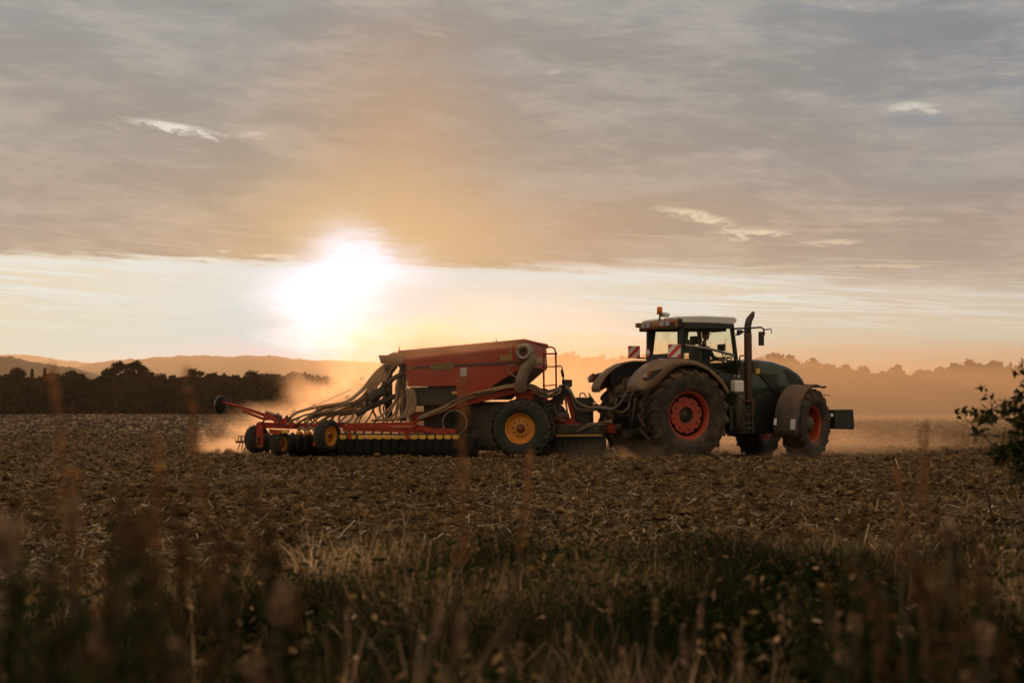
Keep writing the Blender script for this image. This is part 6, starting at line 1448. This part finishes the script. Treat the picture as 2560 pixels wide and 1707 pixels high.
# --- dust thrown up by the machines, plus an added veil for sun glare: closed bodies of dusty air over the field
def blob(name, c, r, mat, label, seed=0, lump=0.18, rings=20, segs=32):
    """a lumpy closed body of dusty air round c with half-sizes r; its density thins out towards its skin"""
    bm = bmesh.new(); bmesh.ops.create_uvsphere(bm, u_segments=segs, v_segments=rings, radius=1.0)
    for v in bm.verts:
        v.co.z = max(v.co.z, (-1.3 - c[2]) / r[2])
    me = bpy.data.meshes.new(name); bmesh.ops.recalc_face_normals(bm, faces=bm.faces); bm.to_mesh(me); bm.free()
    o = tag(link(name, me, mat, None, c), label, 'dust', kind='stuff'); o.scale = r; return o
def soft_noise(size, scale, lo, hi, dens, skin=0.55, zfall=None, warp=0.35, seed=0.0):
    """density of a blob: noise in metres, fading to nothing at the skin of the unit sphere"""
    def f(g, p):
        v = coords(g, 'Object'); n_ = g.node('ShaderNodeVectorMath', operation='MULTIPLY'); g.link(v, n_.inputs[0]); n_.inputs[1].default_value = size
        w = X(g, n_.outputs[0]); ad = g.node('ShaderNodeVectorMath', operation='ADD'); g.link(w, ad.inputs[0]); ad.inputs[1].default_value = (seed, seed * 0.7, 0)
        n = g.noise(X(g, ad.outputs[0]), scale, 5, 0.6, warp)
        ln = g.node('ShaderNodeVectorMath', operation='LENGTH'); g.link(v, ln.inputs[0]); rr = X(g, ln.outputs['Value'])
        fade = g.ss(rr + (n - 0.5) * 0.7, skin, 1.0, 1.0, 0.0) * g.ss(rr, 0.85, 1.0, 1.0, 0.0)
        d = g.ss(n, lo, hi) * fade * dens
        if zfall:
            sp = g.node('ShaderNodeSeparateXYZ'); g.link(v, sp.inputs[0]); d = d * (-(X(g, sp.outputs[2]) * zfall)).exp()
        g.link(d, p.inputs['Density'])
    return f
DC = (0.94, 0.61, 0.37)
m_bank = volume("settling_dust", DC, 0.0042, 0.45)
# broad bank hanging over the field between the tractor and the right wood
def bank(dz=0.0, low=False):
    """low wedge-topped bank: its top is an undulating sheet that climbs away from the machines"""
    xs = np.linspace(-60, 260, 90); ys = np.linspace(40, 345, 50); X_, Y_ = np.meshgrid(xs, ys, indexing='ij')
    t = np.clip((Y_ - 40) / 305, 0, 1); edge = np.clip((X_ + 0.135 * Y_) / (4 + 0.10 * Y_), 0, 1); edge = edge * edge * (3 - 2 * edge)
    top = ((1.8 + 17.0 * t ** 0.9) if not low else (1.0 + 1.5 * t + 0.0 * X_)) * edge * (1 + 0.75 * (fbm(X_ / 34, Y_ / 60, 3, 77) - 0.5)) - 1.4
    fade = np.clip((345 - Y_) / 60, 0, 1); top = (top + 1.4) * np.sqrt(fade) * np.clip((260 - X_) / 50, 0, 1) - 1.35
    top *= 1.0; n, m = X_.shape
    a = np.stack([X_, Y_, np.maximum(top, -1.35)], -1).reshape(-1, 3); b = np.stack([X_, Y_, np.full_like(X_, -1.6)], -1).reshape(-1, 3)
    i = (np.arange(n - 1)[:, None] * m + np.arange(m - 1)[None, :]).ravel(); ft = np.stack([i, i + m, i + m + 1, i + 1], -1); fb = ft[:, ::-1] + n * m
    side = []
    ring = [k * m for k in range(n)] + [(n - 1) * m + k for k in range(1, m)] + [k * m + m - 1 for k in range(n - 2, -1, -1)] + [k for k in range(m - 2, 0, -1)]
    for p, q in zip(ring, ring[1:] + ring[:1]): side.append((p, p + n * m, q + n * m, q))
    return np_mesh("dust_cloud", np.concatenate([a, b]), np.concatenate([ft, fb, np.array(side)]), None, False)
m_creep = volume("creeping_dust", DC, 0.011, 0.40)
tag(link("dust_cloud", bank(0, True), m_creep), 'thick low dust creeping over the field beyond the tractor', 'dust', kind='stuff')
tag(link("dust_cloud", bank(), m_bank), 'broad orange bank of dust over the field in front of the right wood', 'dust', kind='stuff')
m_pl = volume("rolling_dust", DC, 0.1, 0.66, soft_noise((3.9, 3.2, 3.2), 0.42, 0.42, 0.60, 1.8, 0.40, 0.45))
m_tail = volume("tail_dust", DC, 0.1, 0.62, soft_noise((2.3, 2.0, 1.5), 0.7, 0.38, 0.62, 1.5, 0.40, 0.9, seed=5.0))
m_hang = volume("hanging_dust", DC, 0.1, 0.70, soft_noise((7.5, 6.0, 4.6), 0.16, 0.25, 0.7, 0.13, 0.35, 0.5, seed=9.0))
m_low = volume("low_dust", DC, 0.1, 0.50, soft_noise((8.5, 4.0, 1.3), 0.5, 0.35, 0.66, 0.40, 0.35, 0.5, seed=21.0))
m_glare_veil = volume("glare_veil_dust", DC, 0.1, 0.60, soft_noise((3.4, 1.3, 1.8), 0.5, 0.25, 0.75, 0.42, 0.25, 0.0, seed=33.0))
m_foot = volume("kicked_up_dust", DC, 0.1, 0.35, soft_noise((2.0, 1.0, 0.6), 1.1, 0.36, 0.66, 0.9, 0.25, 0.8, seed=40.0))
# rolling plume lifted by the rear of the drill, drifting back and up to the right
blob("dust_cloud", (-6.5, 38.2, 0.0), (2.3, 2.0, 1.5), m_tail, 'low bright plume of dust boiling up at the tail of the seed drill', 3)
blob("dust_cloud", (-2.9, 38.5, 0.7), (4.0, 3.2, 3.5), m_pl, 'rolling plume of dust rising behind the seed hoses', 5)
blob("dust_cloud", (0.6, 45.0, 1.0), (7.5, 6.0, 4.6), m_hang, 'bright thin dust hanging in the air behind the hopper', 8)
blob("dust_cloud", (6.6, 39.0, -0.2), (8.5, 4.0, 1.3), m_low, 'low roll of dust on the ground beyond the tractor', 12)
blob("dust_cloud", (-2.3, 28.6, 2.5), (3.4, 1.2, 1.8), m_glare_veil, 'faint added veil of dust imitating sun glare over the hopper and hoses', 14)  # added in front of the hopper to imitate sun glare
blob("dust_cloud", (2.4, 30.1, 0.05), (2.2, 0.9, 0.55), m_foot, 'dust stirred up round the drawbar and tractor rear wheel', 15)
blob("dust_cloud", (6.9, 31.6, -0.1), (1.9, 0.8, 0.5), m_foot, 'puff of dust rolling off the tractor front wheel', 16)
